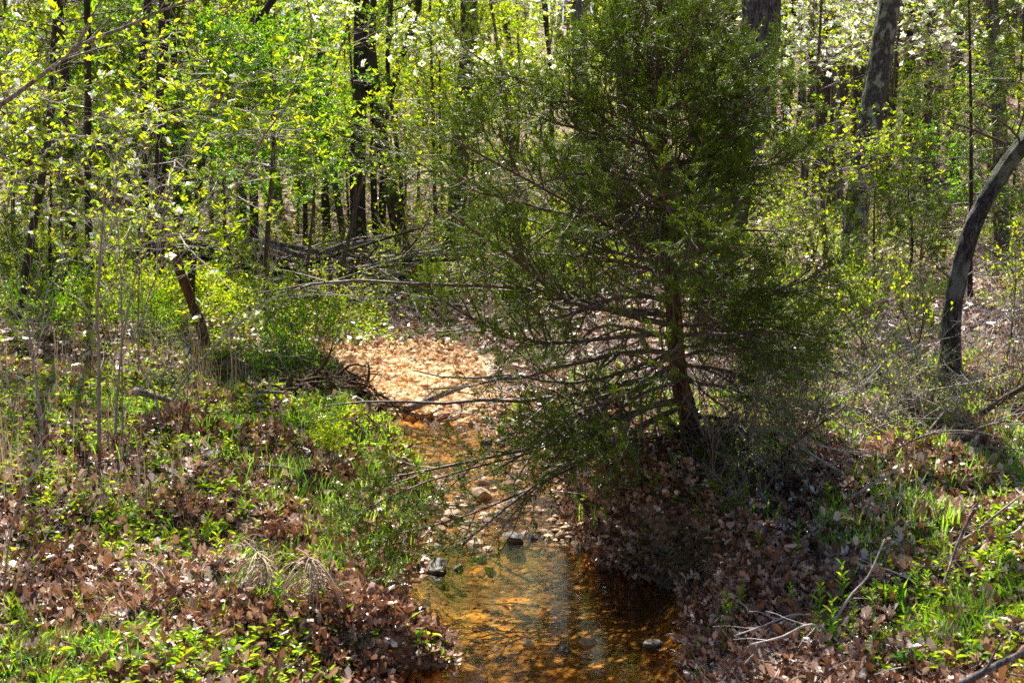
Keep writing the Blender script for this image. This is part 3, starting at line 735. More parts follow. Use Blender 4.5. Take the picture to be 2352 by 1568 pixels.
layered("flowering dogwood with white blossom against the brown trunk", 1120, 1180, 15.5, 190, -40, 260, 6, .05, .9, "dogwood_tree", tr=.03, nsub=8)
layered("dogwood laden with white blossom showing above the cedar's tip", 1600, 1560, 16, 190, -120, 80, 12, .055, .8, "dogwood_tree", tr=.03, per=0)
layered("spreading dogwood with a broad drift of white blossom right of the leaning trunk", 2080, 2010, 19.5, 400, -60, 160, 24, .06, .6, "dogwood_tree", tr=.035, nsub=9, per=0)
layered("dogwood with scattered white blossom between the big oak and the leaning trunk", 1890, 1900, 18, 220, -80, 250, 11, .052, .5, "dogwood_tree", tr=.03, per=0)
layered("pale blossoming dogwood high on the upper left of the twin trunks", 820, 690, 16.5, 130, -20, 130, 5, .05, .7, "dogwood_tree", tr=.02)
layered("dense bright green small tree crowding the gap left of the twin trunks", 620, 610, 13.5, 125, 80, 420, 20, .045, 0, "understory_tree", 'leaf_green', nsub=12, per=5)
layered("bright green climbing foliage wrapped round the twin trunks", 800, 815, 20, 80, 60, 300, 2, .055, 0, "understory_tree", 'leaf_green', nsub=9, per=4)
layered("leafy small tree with horizontal sprays crossing the twin trunks", 900, 760, 17, 190, 230, 420, 6, .06, 0, "understory_tree", nsub=7)
layered("yellow-green sapling lit behind the red-brown middle of the cedar trunk", 1600, 1610, 11.2, 70, 410, 640, 10, .045, 0, "sapling", nsub=6, tr=.012)
layered("low yellow-leaved sapling with broad sprays behind the cedar's right side", 1900, 1890, 15, 150, 330, 520, 12, .05, 0, "sapling", nsub=6, tr=.014)

# repeated understory trees further in
def unit_tree(kind, label, cat, h, n, spread, leafsize, flowers, mat, per=2, nsub=7, tr=.03, bark='bark', wood='twig', lo=.3, name="understory_tree"):
    specs = []
    tp = [np.array([0, 0, 0.]), np.array([rng.normal() * .1, rng.normal() * .1, h * .4]), np.array([rng.normal() * .2, rng.normal() * .2, h])]
    sp = spline(np.array(tp), 20)
    for k in range(n):
        t = lo + (1 - lo) * (k + rng.random()) / n; s = sp[min(19, int(t * 19))]; a = rng.uniform(0, 6.28)
        specs.append((s, (math.cos(a), math.sin(a), .2 + rng.normal() * .12), spread * rng.uniform(.6, 1.05) * (1.15 - .55 * t), max(.004, tr * .28)))
    return dogwood(label, tp, tr, specs, leafsize, flowers, name, per, bark, nsub, mat, wood)

UPR = [unit_tree(0, "", "", 5.6, 18, 2.1, .062, 0, 'leaf_yellow', 3, 8), unit_tree(1, "", "", 6.4, 20, 2.3, .066, 0, 'leaf_yellow', 3, 8, .035),
       unit_tree(2, "", "", 4.6, 16, 1.9, .06, .25, 'leaf_yellow', 3, 8), unit_tree(3, "", "", 3.6, 16, 1.3, .055, 0, 'leaf_green', 4, 8, .02)]
ulab = ["small yellow-green understory tree", "taller yellow-leaved understory tree", "small pale-blossomed understory tree", "bushy darker green small tree"]
US = [(930, 30, 0), (1000, 27, 1), (1180, 30, 1), (1250, 27, 2), (1100, 34, 1), (1000, 38, 0), (880, 33, 1), (800, 28, 0), (740, 31, 1), (680, 26, 0), (620, 30, 1),
      (540, 26, 0), (440, 21, 1), (480, 24, 1), (420, 20, 0), (380, 28, 1), (300, 22, 0), (230, 26, 1), (160, 20, 0), (90, 24, 1), (20, 19, 0), (-60, 23, 1), (60, 30, 0), (330, 21, 0),
      (500, 18, 3), (330, 18, 3), (130, 17, 3), (1320, 26, 0), (1420, 30, 2), (1380, 36, 1), (1560, 27, 0), (1620, 32, 1), (1850, 24, 0), (1990, 34, 0),
      (2200, 28, 0), (2330, 25, 0), (2400, 20, 1), (2470, 26, 0), (2320, 19, 3), (250, 33, 0), (450, 34, 1), (900, 42, 0), (1150, 43, 1), (-120, 18, 0), (820, 37, 1), (960, 31, 1), (1040, 29.5, 0), (1085, 33, 1), (905, 29, 0), (1020, 26.5, 0), (1130, 38, 1), (1210, 40, 0), (980, 45, 1), (1070, 41, 0), (760, 42, 1), (1800, 44, 1), (2300, 38, 1)]
used = set()
for u, Y, k in US:
    x = (u - IW / 2) / FP * Y * .992; loc = (x, Y, ground(x, Y) - .05); rz = rng.uniform(0, 6.3); s = rng.uniform(.85, 1.15)
    if k not in used: o = UPR[k]; o.location = loc; o.rotation_euler = (0, 0, rz); o.scale = (s,) * 3; used.add(k)
    else: o = dup(UPR[k], loc, rz, s)
    o["_h"] = 2.8; tag(o, ulab[k], "tree", "small understory trees in the woods", auto=True)

# tall slim woodland trees behind
def unit_tall(h, w, bark, leafy, name="woodland_tree"):
    pl = spline(np.array([[0, 0, -.1], [rng.normal() * .1, rng.normal() * .1, h * .3], [rng.normal() * .3, rng.normal() * .3, h * .65], [rng.normal() * .5, rng.normal() * .5, h]]), 22)
    R = w * np.linspace(1, .12, 22); R[0] *= 1.4; root = empty(name, (0, 0, 0)); mb = MB(); tubes(mb, pl, R, 9, rough=.04)
    B1, R1 = sprout(pl, R, 20, .22, .98, .85, lambda f, d: 2.4 * (1.2 - f), 7, .35, .1, .08); B2, R2 = sprout(B1, R1, 6, .2, 1, .8, .8, 5, .6, .15, .05, rmin=.004)
    B3, R3 = sprout(B2, R2, 4, .2, 1, .8, .4, 4, .6, .16, .03, rmin=.003)
    tubes(mb, B1, R1, 5, .5, mi=1); tubes(mb, B2, R2, 3, .8, mi=1); tubes(mb, B3, R3, 3, .9, mi=1); mb.build("trunk", [M[bark], M['twig']], root)
    mb = MB(); pos, tan = on_twigs(B3, leafy, .2, 1, .04); n = len(pos)
    leaves(mb, pos, tan * .4 + rnd(n) * .5 + np.array([0, 0, .2]), rnd(n) * .6 + np.array([0, 0, 1]), rng.uniform(.05, .1, n), .05, tone=rng.random(n))
    mb.build("crown", M['leaf_yellow'], root, smooth=False); return root
TPR = [unit_tall(12, .13, 'bark_grey', 2), unit_tall(14, .17, 'bark', 1), unit_tall(10, .08, 'bark', 1), unit_tall(11, .10, 'bark_dark', 2)]
tlab = ["slim grey tree far upslope", "thicker grey tree far upslope", "slender brown tree well back", "slender dark tree well back"]
used = set(); k = 0
for i in range(150):
    Y = 27 + 38 * (i / 150) ** .9 + rng.uniform(-1.5, 1.5); u = rng.uniform(-150, 2500); x = (u - IW / 2) / FP * Y
    if i % 3 == 0: u = rng.uniform(1720, 2400); x = (u - IW / 2) / FP * Y
    k = int(rng.integers(0, 4)); s = rng.uniform(.85, 1.25); loc = (x, Y, ground(x, Y)); rz = rng.uniform(0, 6.3)
    if k not in used: o = TPR[k]; o.location = loc; o.rotation_euler = (0, 0, rz); used.add(k)
    else: o = dup(TPR[k], loc, rz, (s, s, s * rng.uniform(.9, 1.15)))
    o["_h"] = 3.0; tag(o, tlab[k], "tree", "slim trees of the wooded slope", auto=True)

# far wooded hillside: one mass
mb = MB(); n = 620; Y = 55 + 70 * rng.random(n); x = (rng.uniform(-.55, .55, n)) * Y; zz = terrain(x, Y)
h = rng.uniform(8, 14, n); lean = rng.normal(size=(n, 3)) * .5; lean[:, 2] = 0
PPs = np.stack([np.stack([x, Y, zz], -1) + lean * t + np.stack([0 * h, 0 * h, h * t], -1) for t in (0, .35, .7, 1)], 1)
RRs = rng.uniform(.06, .2, n)[:, None] * np.array([1, .8, .5, .15])
tubes(mb, PPs, RRs, 5, .6); B2, R2 = sprout(PPs, RRs, 16, .15, 1, .8, 2.0, 4, .3, .15, .08, rmin=.02); tubes(mb, B2, R2, 3, .8)
B3, R3 = sprout(B2, R2, 3, .3, 1, .8, .9, 3, .6, .2, .03, rmin=.012); tubes(mb, B3, R3, 3, .9)
pos, tan = on_twigs(B3, 3, .2, 1, .3); m = rng.random(len(pos)) < .3; pos = pos[m]; K = len(pos)
leaves(mb, pos, rnd(K), rnd(K) + np.array([0, 0, 1]), rng.uniform(.1, .22, K), .12, tone=rng.random(K), mi=1)
tag(mb.build("distant_woods", [M['twig'], M['leaf_yellow']]), "hazy mass of bare and freshly leafing trees on the hillside beyond everything", "woods", kind='stuff')

# ================================================================== CEDARS
def cedar_foliage(mb, B3, per, size, w=.0034, tone0=0., droop=-.1):
    """scale-leaf sprays: each twig feathered with fine narrow blades."""
    pos, tan = on_twigs(B3, per, .1, 1, .004); n = len(pos)
    tn = np.repeat(rng.beta(3, 2.2, len(B3)), per)
    tn = np.clip(tn * .8 + rng.random(n) * .25 + .02, .16, 1); tn[rng.random(n) < .05] = rng.random() * .1
    side = nrm(np.cross(tan, rnd(n)))
    ax = tan * .75 + side * .55 + np.array([0, 0, .16 + droop])
    s = size * rng.uniform(.5, 1.3, n)
    leaves(mb, pos, ax, rnd(n), s, w * rng.uniform(.7, 1.5, n), LEAF4, tn)

def make_cedar(label, trunk, r0, nlimb, reach, z0, z1, size=.027, per=33, nsub=27, ntw=7, rise=.30, bark='bark_red', name="cedar_tree", w=.0026, extra=None, bare=0., r_top=.2, gap=.50):
    tp = spline(np.array(trunk), 40); base = tp[0].copy(); tp = tp - base; root = empty(name, base)
    h = tp[:, 2]; R = r0 * (1 - (1 - r_top) * np.linspace(0, 1, 40)); R[:4] *= [1.6, 1.3, 1.12, 1.04]
    mt = MB(); tubes(mt, tp, R, 16, rough=.07)
    zz = z0 + (z1 - z0) * ((np.arange(nlimb) + rng.random(nlimb)) / nlimb) ** .95; n = 10
    az = np.arange(nlimb) * 2.4 + rng.normal(size=nlimb) * .5
    Ls = np.array([reach(z, a) for z, a in zip(zz, az)]) * rng.choice([.55, .8, 1.0, 1.0, 1.25], nlimb) * rng.uniform(.85, 1.1, nlimb)
    p = np.stack([np.interp(zz, h, tp[:, k]) for k in range(3)], 1); rr = np.interp(zz, h, R)
    f = (zz - z0) / (z1 - z0)
    d = nrm(np.stack([np.cos(az), np.sin(az), rise * (f * 1.5 + .1)], 1)); pts = [p]; st = (Ls / (n - 1))[:, None]
    for j in range(n - 1):
        d = nrm(d + rnd(nlimb) * .13 + np.stack([0 * f, 0 * f, (-.05 + .08 * f)], 1)); p = p + d * st; pts.append(p)
    B1 = np.stack(pts, 1); R1 = (np.minimum(rr * .42, .006 + Ls * .007))[:, None] * np.linspace(1, .25, n)[None]
    nl0 = nlimb
    if extra:
        E = np.stack([spline(np.array(e) - base, n) for e, _ in extra]); ER = np.stack([r * np.linspace(1, .3, n) for _, r in extra])
        B1 = np.concatenate([B1, E]); R1 = np.concatenate([R1, ER]); Ls = np.concatenate([Ls, [np.linalg.norm(e[0] - e[-1]) for e in E]])
    kk = nsub
    Lp = np.repeat(Ls, kk)
    B2, R2 = sprout(B1, R1, kk, .22, 1, .75, lambda fr, d: (.19 + .36 * np.minimum(Lp, 1.6) / 1.2 * (1.2 - .8 * fr)) * rng.uniform(.6, 1.3, len(fr)), 6, .6, .13, .02, rmin=.0022)
    mid = B2[:, 3]; dens = noise(mid[:, 0] * 2.1 + 7, mid[:, 2] * 2.1 + mid[:, 1] * .8, 71); keep = (rng.random(len(B2)) < np.clip(Lp / 1.75, .14, 1)) & ((dens > gap + rng.normal(size=len(B2)) * .06) | ((np.arange(len(B2)) >= nl0 * kk) & (rng.random(len(B2)) < np.where(np.repeat(B1[:, -1, 2], kk) > .75, .9, .22))))
    B2, R2 = B2[keep], R2[keep]
    B3, R3 = sprout(B2, R2, ntw, .12, 1, .7, lambda fr, d: .15 * (1.25 - .5 * fr), 4, .6, .14, .03, rmin=.0012)
    tb = MB(); tubes(tb, B1, R1, 6, .55); tubes(tb, B2, R2, 4, .6); tubes(tb, B3, R3, 3, .25)
    # dead inner twigs
    D1, Q1 = sprout(B1, R1, 5, .05, .5, 1.0, .32, 6, .5, .2, -.03, rmin=.0018); D2, Q2 = sprout(D1, Q1, 4, .2, 1, .8, .13, 4, .7, .2, -.02, rmin=.0012)
    tubes(tb, D1, Q1, 3, .8); tubes(tb, D2, Q2, 3, .9)
    fo = MB(); cedar_foliage(fo, B3, per, size, w); cedar_foliage(fo, B2, per, size, w)
    mt.build("trunk", M[bark], root); tb.build("branches", M['twig_dark'], root); fo.build("foliage", M['cedar'], root, smooth=False)
    tag(root, label, "cedar"); return root

CY = G(1592, 1012)[1]
_pz = [(1010, 2.05, .75), (800, 1.85, 1.05), (660, 1.9, 1.1), (460, 1.3, .95), (310, 1.2, .85), (180, .95, .75), (100, .65, .65), (20, .32, .36), (-40, .05, .05)]
czs = [P(1570, v, CY)[2] for v, _, _ in _pz][::-1]; cl = [a for _, a, _ in _pz][::-1]; cr = [b for _, _, b in _pz][::-1]
zb = ground(*P(1592, 1012, CY)[:2]) - .1
def reach_main(z, a):
    Z = z + zb; o = np.argsort(czs); l = np.interp(Z, np.array(czs)[o], np.array(cl)[o]); r = np.interp(Z, np.array(czs)[o], np.array(cr)[o])
    Z2 = Z + .30 * (l + r) / 2; l = np.interp(Z2, np.array(czs)[o], np.array(cl)[o]); r = np.interp(Z2, np.array(czs)[o], np.array(cr)[o])
    c = math.cos(a); dep = min(1.25, (l + r) / 2 * .95)
    s = abs(math.sin(a)) ; side = l if c < 0 else r
    side = side * (1.2 if c < 0 else (.76 if Z < 2.0 else .85)); return .95 * math.sqrt((side * c) ** 2 + (dep * s) ** 2)
tr = [ground_root(P(1592, 1012, CY), .1), P(1585, 960, CY), P(1560, 860, CY), P(1548, 700, CY), P(1532, 540, CY), P(1524, 380, CY), P(1520, 200, CY), P(1516, 80, CY), P(1514, -15, CY)]
ex = []
for pp, dy, r in (([(1562, 918), (1500, 930), (1451, 955), (1367, 995), (1261, 1022), (1120, 1050), (960, 1085), (850, 1100)], -.75, .020),
                  ([(1566, 935), (1500, 960), (1420, 1010), (1320, 1060), (1220, 1120), (1120, 1200), (1060, 1250)], -1.0, .014),
                  ([(1550, 765), (1401, 775), (1284, 789), (1251, 785), (1174, 775), (1074, 725), (1017, 689), (930, 640)], -.5, .016),
                  ([(1560, 880), (1480, 900), (1400, 960), (1320, 1030), (1250, 1110), (1180, 1180)], -.5, .012),
                  ([(1556, 800), (1470, 840), (1380, 870), (1280, 880), (1180, 860), (1050, 870), (950, 850)], -.2, .014),
                  ([(1570, 900), (1600, 960), (1640, 1060), (1680, 1120), (1730, 1150)], -.7, .012),
                  ([(1548, 700), (1650, 690), (1760, 670), (1860, 640), (1910, 600)], -.3, .013),
                  ([(1560, 830), (1650, 860), (1700, 900), (1720, 960)], -.4, .009),
                  ([(1524, 420), (1480, 330), (1440, 240), (1410, 150), (1392, 70)], -.2, .010),
                  ([(1530, 480), (1440, 400), (1350, 320), (1290, 240), (1262, 180)], -.3, .011),
                  ([(1540, 600), (1400, 520), (1260, 440), (1130, 370), (1040, 320)], -.4, .013),
                  ([(1535, 560), (1580, 500), (1625, 400), (1648, 300), (1642, 180), (1628, 70)], -.15, .012),
                  ([(1566, 925), (1470, 940), (1350, 985), (1230, 1035), (1080, 1075), (940, 1120), (840, 1170)], -1.0, .012),
                  ([(1566, 935), (1440, 1000), (1320, 1070), (1200, 1130), (1080, 1180), (960, 1215), (880, 1230)], -1.2, .010),
                  ([(1572, 930), (1610, 1020), (1640, 1100), (1620, 1150), (1580, 1180)], -1.1, .009),
                  ([(1575, 925), (1660, 1000), (1740, 1080), (1760, 1150)], -.3, .009)):
    ex.append(([P(u, v, CY + dy * i / (len(pp) - 1)) for i, (u, v) in enumerate(pp)], r))
make_cedar("dark green feathery cedar standing on the stream bank in front of the big oak", tr, .062, 92, reach_main, P(1570, 880, CY)[2] - zb, P(1514, 10, CY)[2] - zb, extra=ex)

# straight young cedar at the right and others
def simple_reach(Lm, h): return lambda z, a: Lm * (1.05 - .8 * z / h)
YC = 14.0; b = ground_root(P(2228, 740, YC))
make_cedar("straight young cedar with thin sparse foliage behind the curved trunk", [b, P(2228, 640, YC), P(2230, 483, YC), P(2230, 267, YC), P(2226, 17, YC), P(2224, -150, YC)], .030, 44,
           lambda z, a: .85 * (1.1 - .75 * z / 4.2), .7, 4.1, size=.04, per=17, nsub=16, ntw=5, gap=.2, bark='bark_dark', w=.0052)
def unit_cedar(h, L, per, z0, nl, r=.07):
    return make_cedar("", [np.zeros(3) + [0, 0, -.1], np.array([.03, 0, h * .3]), np.array([-.05, .05, h * .65]), np.array([.05, 0, h])], r, nl, lambda z, a: L * (1.1 - .75 * z / h), z0, h - .1, size=.06, per=per, nsub=10, ntw=5, bark='bark_dark', w=.007)
c1 = unit_cedar(6.5, 1.6, 14, 1.3, 80); c2 = unit_cedar(2.3, .7, 12, .15, 34, .025)
clab = {1: "tall dark shaded cedar", 2: "low young drooping cedar"}
first = {1: True, 2: True}
for k, u, Y, s in ((1, 160, 16.5, 1.0), (1, 410, 20, 1.0), (1, 560, 24, 1.0), (2, 2090, 15.5, .75), (2, 2010, 14.5, .62), (2, 1110, 17, .55), (2, 2120, 9.9, .38), (2, 1190, 19, .6), (2, 120, 14.5, .9), (2, 720, 27, 1.1)):
    x = (u - IW / 2) / FP * Y; loc = (x, Y, ground(x, Y) - .04); src = c1 if k == 1 else c2
    if first[k]: o = src; o.location = loc; o.scale = (s,) * 3; first[k] = False
    else: o = dup(src, loc, rng.uniform(0, 6.3), s)
    o["_h"] = 2.5 if k == 1 else .8; tag(o, clab[k], "cedar", "cedars growing in the woods", auto=True)

# ================================================================== BARE SAPLINGS, SHRUBS
def fan_sapling(label, pix, Y, r0, nf, ang=.45, L=1.0, tone=.6, name="bare_sapling", sub=3, leafy=0, mat='twig', t0=.35, cat="sapling"):
    g = G(*pix[0]) if Y is None else P(pix[0][0], pix[0][1], Y); Yd = g[1]
    pts = [ground_root(g, .03)] + [P(u, v, Yd - .02 * i) for i, (u, v) in enumerate(pix[1:])]
    q = spline(np.array(pts), 20); base = q[0].copy(); q = q - base; root = empty(name, base); R = np.linspace(r0, r0 * .3, 20)
    mb = MB(); tubes(mb, q, R, 7, tone)
    B1, R1 = sprout(q, R, nf, t0, .98, ang, L, 9, .5, .05, .02, rmin=.0028); B2, R2 = sprout(B1, R1, sub, .2, 1, .45, L * .4, 6, .6, .07, .02, rmin=.0018)
    B3, R3 = sprout(B2, R2, 2, .3, 1, .5, L * .2, 4, .7, .08, .0, rmin=.0014)
    tubes(mb, B1, R1, 4, tone + .1); tubes(mb, B2, R2, 3, tone + .2); tubes(mb, B3, R3, 3, tone + .3); mb.build("stem", M[mat], root)
    if leafy:
        ml = MB(); pos, tan = on_twigs(B3, leafy, .3, 1, .01); n = len(pos)
        leaves(ml, pos, tan * .5 + rnd(n) * .4 + np.array([0, 0, .5]), rnd(n) * .5 + np.array([0, 0, 1]), rng.uniform(.02, .04, n), .018, LEAF4, rng.random(n)); ml.build("leaves", M['leaf_yellow'], root, smooth=False)
    tag(root, label, cat); return root
fan_sapling("bare many-forked grey sapling at the far left of the near bank", [(97, 1005), (80, 855), (66, 760), (58, 700)], None, .013, 10, .5, .75)
fan_sapling("bare forked sapling with a straight stem and fanning twigs beside a dark trunk", [(227, 1035), (227, 900), (227, 789), (222, 740), (226, 640), (235, 522), (240, 440)], None, .013, 10, .45, .7, t0=.40)
fan_sapling("slim bare sapling just right of the straight-stemmed forked one", [(263, 1020), (270, 900), (282, 780), (300, 680), (325, 560), (335, 480)], None, .009, 7, .4, .55)
fan_sapling("tall bare wand-like stem rising before the dogwood leaves", [(282, 1040), (280, 850), (278, 650), (270, 530), (262, 420)], 8.8, .006, 6, .35, .5, t0=.5)
fan_sapling("long thin bare sapling leaning far to the right across the left bank", [(367, 975), (417, 882), (470, 820), (520, 769), (617, 689), (680, 672), (730, 655)], None, .009, 8, .4, .7)
fan_sapling("bare reddish sapling stems in front of the pale fallen log", [(372, 1005), (355, 900), (318, 830), (330, 720), (372, 600), (400, 520)], None, .008, 10, .5, .6)
fan_sapling("dry forked stalk at the left margin of the weedy bank", [(5, 1380), (20, 1250), (45, 1150), (90, 1060), (100, 980)], None, .005, 5, .3, .4)
fan_sapling("slender bare sapling below the pale overhanging bough", [(310, 640), (322, 560), (340, 500), (352, 440)], 12, .008, 8, .5, .7)
for (u0, v0, u1, v1, lb) in ((2040, 890, 1900, 660, "thin bare sapling slanting left across the leaf-strewn slope"), (2010, 820, 1955, 680, "bare grey sapling in the scrub left of the curved trunk"),
                             (2120, 905, 2070, 700, "dark bare stem just left of the curved trunk's foot"), (1860, 860, 1845, 700, "small bare sapling right of the oak's shadow"), (1800, 800, 1800, 690, "bare twiggy stem close to the oak's foot"),
                             (2300, 880, 2335, 640, "thin bare sapling right of the curved trunk"), (1950, 960, 1990, 770, "crooked bare sapling amid the dead sticks of the slope")):
    fan_sapling(lb, [(u0, v0), ((u0 + u1) / 2 + 6, (v0 + v1) / 2), (u1, v1)], None, .009, 9, .6, .5, .3, leafy=3, mat='twig_dark')

# bowed pale bough in the upper left, on its own leaning stem
Yb = 9.3
pts = [ground_root(P(-330, 800, Yb)), P(-290, 600, Yb), P(-200, 430, Yb), P(-80, 300, Yb), P(40, 215, Yb), P(137, 142, Yb), P(200, 97, Yb), P(290, 62, Yb), P(360, 30, Yb), P(433, 3, Yb), P(560, -30, Yb)]
q = spline(np.array(pts), 40); base = q[0].copy(); root = empty("bent_tree", base); R = np.interp(np.linspace(0, 1, 40), [0, .5, 1], [.024, .013, .007])
mb = MB(); tubes(mb, q - base, R, 10, .95)
st = spline(np.array([P(181, 105, Yb), P(190, 82, Yb), P(208, 60, Yb)]) - base, 6); tubes(mb, st, np.linspace(.012, .008, 6), 6, .9)
B1, R1 = sprout(q - base, R, 12, .45, 1, .7, .9, 8, .5, .1, 0, rmin=.004); B2, R2 = sprout(B1, R1, 5, .2, 1, .7, .35, 5, .6, .12, .02, rmin=.002); tubes(mb, B1, R1, 5, .8); tubes(mb, B2, R2, 3, .8)
mb.build("trunk", M['deadwood'], root); ml = MB(); pos, tan = on_twigs(B2, 5, .4, 1, .01); n = len(pos)
leaves(ml, pos, tan * .4 + rnd(n) * .4 + np.array([0, 0, .5]), rnd(n) * .4 + np.array([0, 0, 1]), rng.uniform(.03, .055, n), .028, LEAF6, rng.random(n)); ml.build("crown", M['leaf_yellow'], root, smooth=False)
tag(root, "pale grey bough arching over the upper left, sunlit along its top", "tree")

def unit_shrub(h, nst, spread, leafy, ls, mat, wood, name="shrub"):
    root = empty(name, (0, 0, 0)); a = rng.uniform(0, 6.28, nst); d = np.stack([np.cos(a) * spread, np.sin(a) * spread, np.ones(nst)], 1) * rng.uniform(.4, 1, nst)[:, None]
    d[:, 2] = 1; d = nrm(d); p = rnd(nst) * .03; p[:, 2] = -.02; pts = [p]
    for j in range(7): d = nrm(d + rnd(nst) * .12); p = p + d * h / 7 * rng.uniform(.8, 1.1, (nst, 1)); pts.append(p)
    B = np.stack(pts, 1); R = np.full((nst, 1), .0045) * np.linspace(1, .4, 8)[None]; B1, R1 = sprout(B, R, 6, .2, 1, .7, h * .4, 5, .6, .15, .03, rmin=.002); B2, R2 = sprout(B1, R1, 4, .2, 1, .7, h * .18, 4, .7, .15, .03, rmin=.0014)
    mb = MB(); tubes(mb, B, R, 4, .4); tubes(mb, B1, R1, 3, .6); tubes(mb, B2, R2, 3, .7); mb.build("stems", M[wood], root)
    if leafy:
        ml = MB(); pos, tan = on_twigs(B2, leafy, .2, 1, .008); n = len(pos)
        leaves(ml, pos, tan * .4 + rnd(n) * .4 + np.array([0, 0, .4]), rnd(n) * .5 + np.array([0, 0, 1]), ls * rng.uniform(.6, 1.2, n), ls * .55, LEAF6 if ls > .03 else LEAF4, rng.random(n)); ml.build("leaves", M[mat], root, smooth=False)
    return root
SH = [unit_shrub(.9, 7, .5, 4, .032, 'leaf_yellow', 'twig_dark'), unit_shrub(.7, 8, .6, 5, .035, 'leaf_green', 'twig_dark'), unit_shrub(1.2, 6, .4, 0, .03, 'leaf_yellow', 'twig'),
      unit_shrub(.55, 9, .7, 6, .038, 'leaf_yellow', 'twig_dark'), unit_shrub(.8, 9, .8, 1, .03, 'leaf_yellow', 'twig')]
slab = ["waist-high yellow-green shrub", "bushy green-leaved shrub", "leafless twiggy shrub", "low bright-leaved shrub", "tangled grey bare shrub"]
used = set()
def put_shrub(k, u, v, s=1.0):
    g = G(u, v); x, Y = g[0], g[1]
    if (620 < u < 930 and v < 780) or (2060 < u < 2290 and 740 < v < 1000): return
    if Y < 15 and float(terrain(np.array([x]), np.array([Y]), True)[1][0]) < .15: return
    loc = (x, Y, ground(x, Y)); rz = rng.uniform(0, 6.3)
    if k not in used: o = SH[k]; o.location = loc; o.scale = (s,) * 3; used.add(k)
    else: o = dup(SH[k], loc, rz, s)
    o["_h"] = .3; tag(o, slab[k], "shrub", "shrubs of the woodland floor", auto=True)
for i in range(36):    # right slope
    u = rng.uniform(1700, 2450); v = 600 + 400 * rng.random() ** 1.3; put_shrub(int(rng.choice([0, 2, 3, 4, 4, 2])), u, v, rng.uniform(.45, .85))
for i in range(50):    # left mid ground
    u = rng.uniform(-60, 900); v = 605 + 230 * rng.random() ** 1.2; put_shrub(int(rng.choice([0, 1, 1, 3, 3, 0, 2])), u, v, rng.uniform(.5, .9))
for i in range(22):    # behind, middle
    u = rng.uniform(850, 1700); v = rng.uniform(590, 720); put_shrub(int(rng.choice([0, 3, 3, 0, 1])), u, v, rng.uniform(.7, 1.3))
for k, u, v, s in ((4, 1780, 1120, .6), (2, 1840, 1090, .6), (4, 1900, 1060, .7), (4, 2000, 1010, .7), (2, 2080, 1050, .6), (4, 2150, 1010, .6), (4, 1720, 1200, .45), (2, 1960, 1100, .5), (4, 1690, 1060, .8), (4, 1760, 1000, .8), (2, 1640, 1150, .5), (4, 1850, 1010, .8), (4, 1420, 1190, .5), (2, 1480, 1140, .5), (4, 2280, 1010, .7), (1, 740, 1000, .4), (3, 760, 1060, .4), (1, 700, 880, .7), (1, 640, 900, .6), (4, 400, 900, .7), (2, 430, 940, .6)):
    put_shrub(k, u, v, s)

# ================================================================== FALLEN WOOD
def fallen(label, pix, wpx, mat='deadwood', lifts=None, name="fallen_branch", side=3, L=.35, rough=.06, cat="branch", sides=10, Y=None):
    pts = []
    for i, (u, v) in enumerate(pix):
        lf = 0 if lifts is None else lifts[i]
        if Y is not None: p = P(u, v, Y if np.isscalar(Y) else Y[i])
        else: g = G(u, v, lf); p = g + np.array([0, 0, 0.0])
        pts.append(p)
    pts = np.array(pts); r = wpx / 2 / FP * pts[0, 1]
    if Y is None: pts[:, 2] += r * .6
    base = pts.mean(0); q = spline(pts, 18) - base; R = r * np.linspace(1, .6, 18)
    mb = MB(); tubes(mb, q, R, sides, .7, rough=rough, cap=True)
    if side:
        B1, R1 = sprout(q, R, side, .2, .95, .8, L, 6, .45, .15, .02, rmin=.003, flat=.3); B2, R2 = sprout(B1, R1, 3, .3, 1, .7, L * .45, 4, .6, .2, 0, rmin=.002); tubes(mb, B1, R1, 5, .8); tubes(mb, B2, R2, 3, .9)
    o = mb.build(name, M[mat]); o.location = base; tag(o, label, cat); return o
fallen("pale barkless fallen log with a blunt end on the left bank", [(310, 903), (345, 912), (377, 921), (415, 936), (455, 958)], 18, 'deadwood', [.25, .18, .12, .06, 0], "fallen_log", 1, .3, .04, "log", 14)
fallen("short rotting log sunk in dead leaves on the left bank", [(100, 990), (150, 978), (200, 985)], 26, 'rot', None, "fallen_log", 0, cat="log")
fallen("thick birch-pale fallen branch propped over the gravel bar", [(924, 948), (960, 936), (1000, 918), (1040, 902), (1075, 888)], 19, 'deadwood', [.02, .1, .2, .28, .3], side=2)
fallen("long straight bleached stick lying along the gravel bar's edge", [(845, 928), (880, 937), (927, 948)], 9, 'deadwood', [.15, .1, .03], side=1, L=.2)
fallen("curved dark branch lying in the upper pool below the gravel bar", [(850, 985), (907, 979), (970, 1000), (1024, 1003), (1060, 985)], 14, 'deadwood', [.05] * 5, side=5, L=.3)
fallen("thin bleached twig bent down into the water below the gravel bar", [(975, 965), (990, 985), (992, 1020)], 6, 'deadwood', [.15, .08, .0], side=2, L=.12)
fallen("forked bleached stick reaching to the water right of the debris jam", [(1000, 965), (1040, 966), (1060, 950), (1058, 925)], 6, 'deadwood', [.06, .1, .14, .25], side=3, L=.15)
fallen("slanting thin dead stick in the debris jam", [(840, 950), (860, 970), (883, 987)], 4, 'deadwood', [.2, .1, .02], side=0)
fallen("dead stick poking out left of the dark root mass", [(588, 902), (625, 903), (668, 905)], 10, 'deadwood', [.12, .1, .05], side=1, L=.15)
fallen("barkless tan log on top of the brush pile", [(700, 672), (760, 660), (820, 650), (885, 638)], 13, 'deadwood', [.35, .4, .4, .35], "fallen_log", 3, .7, cat="log")
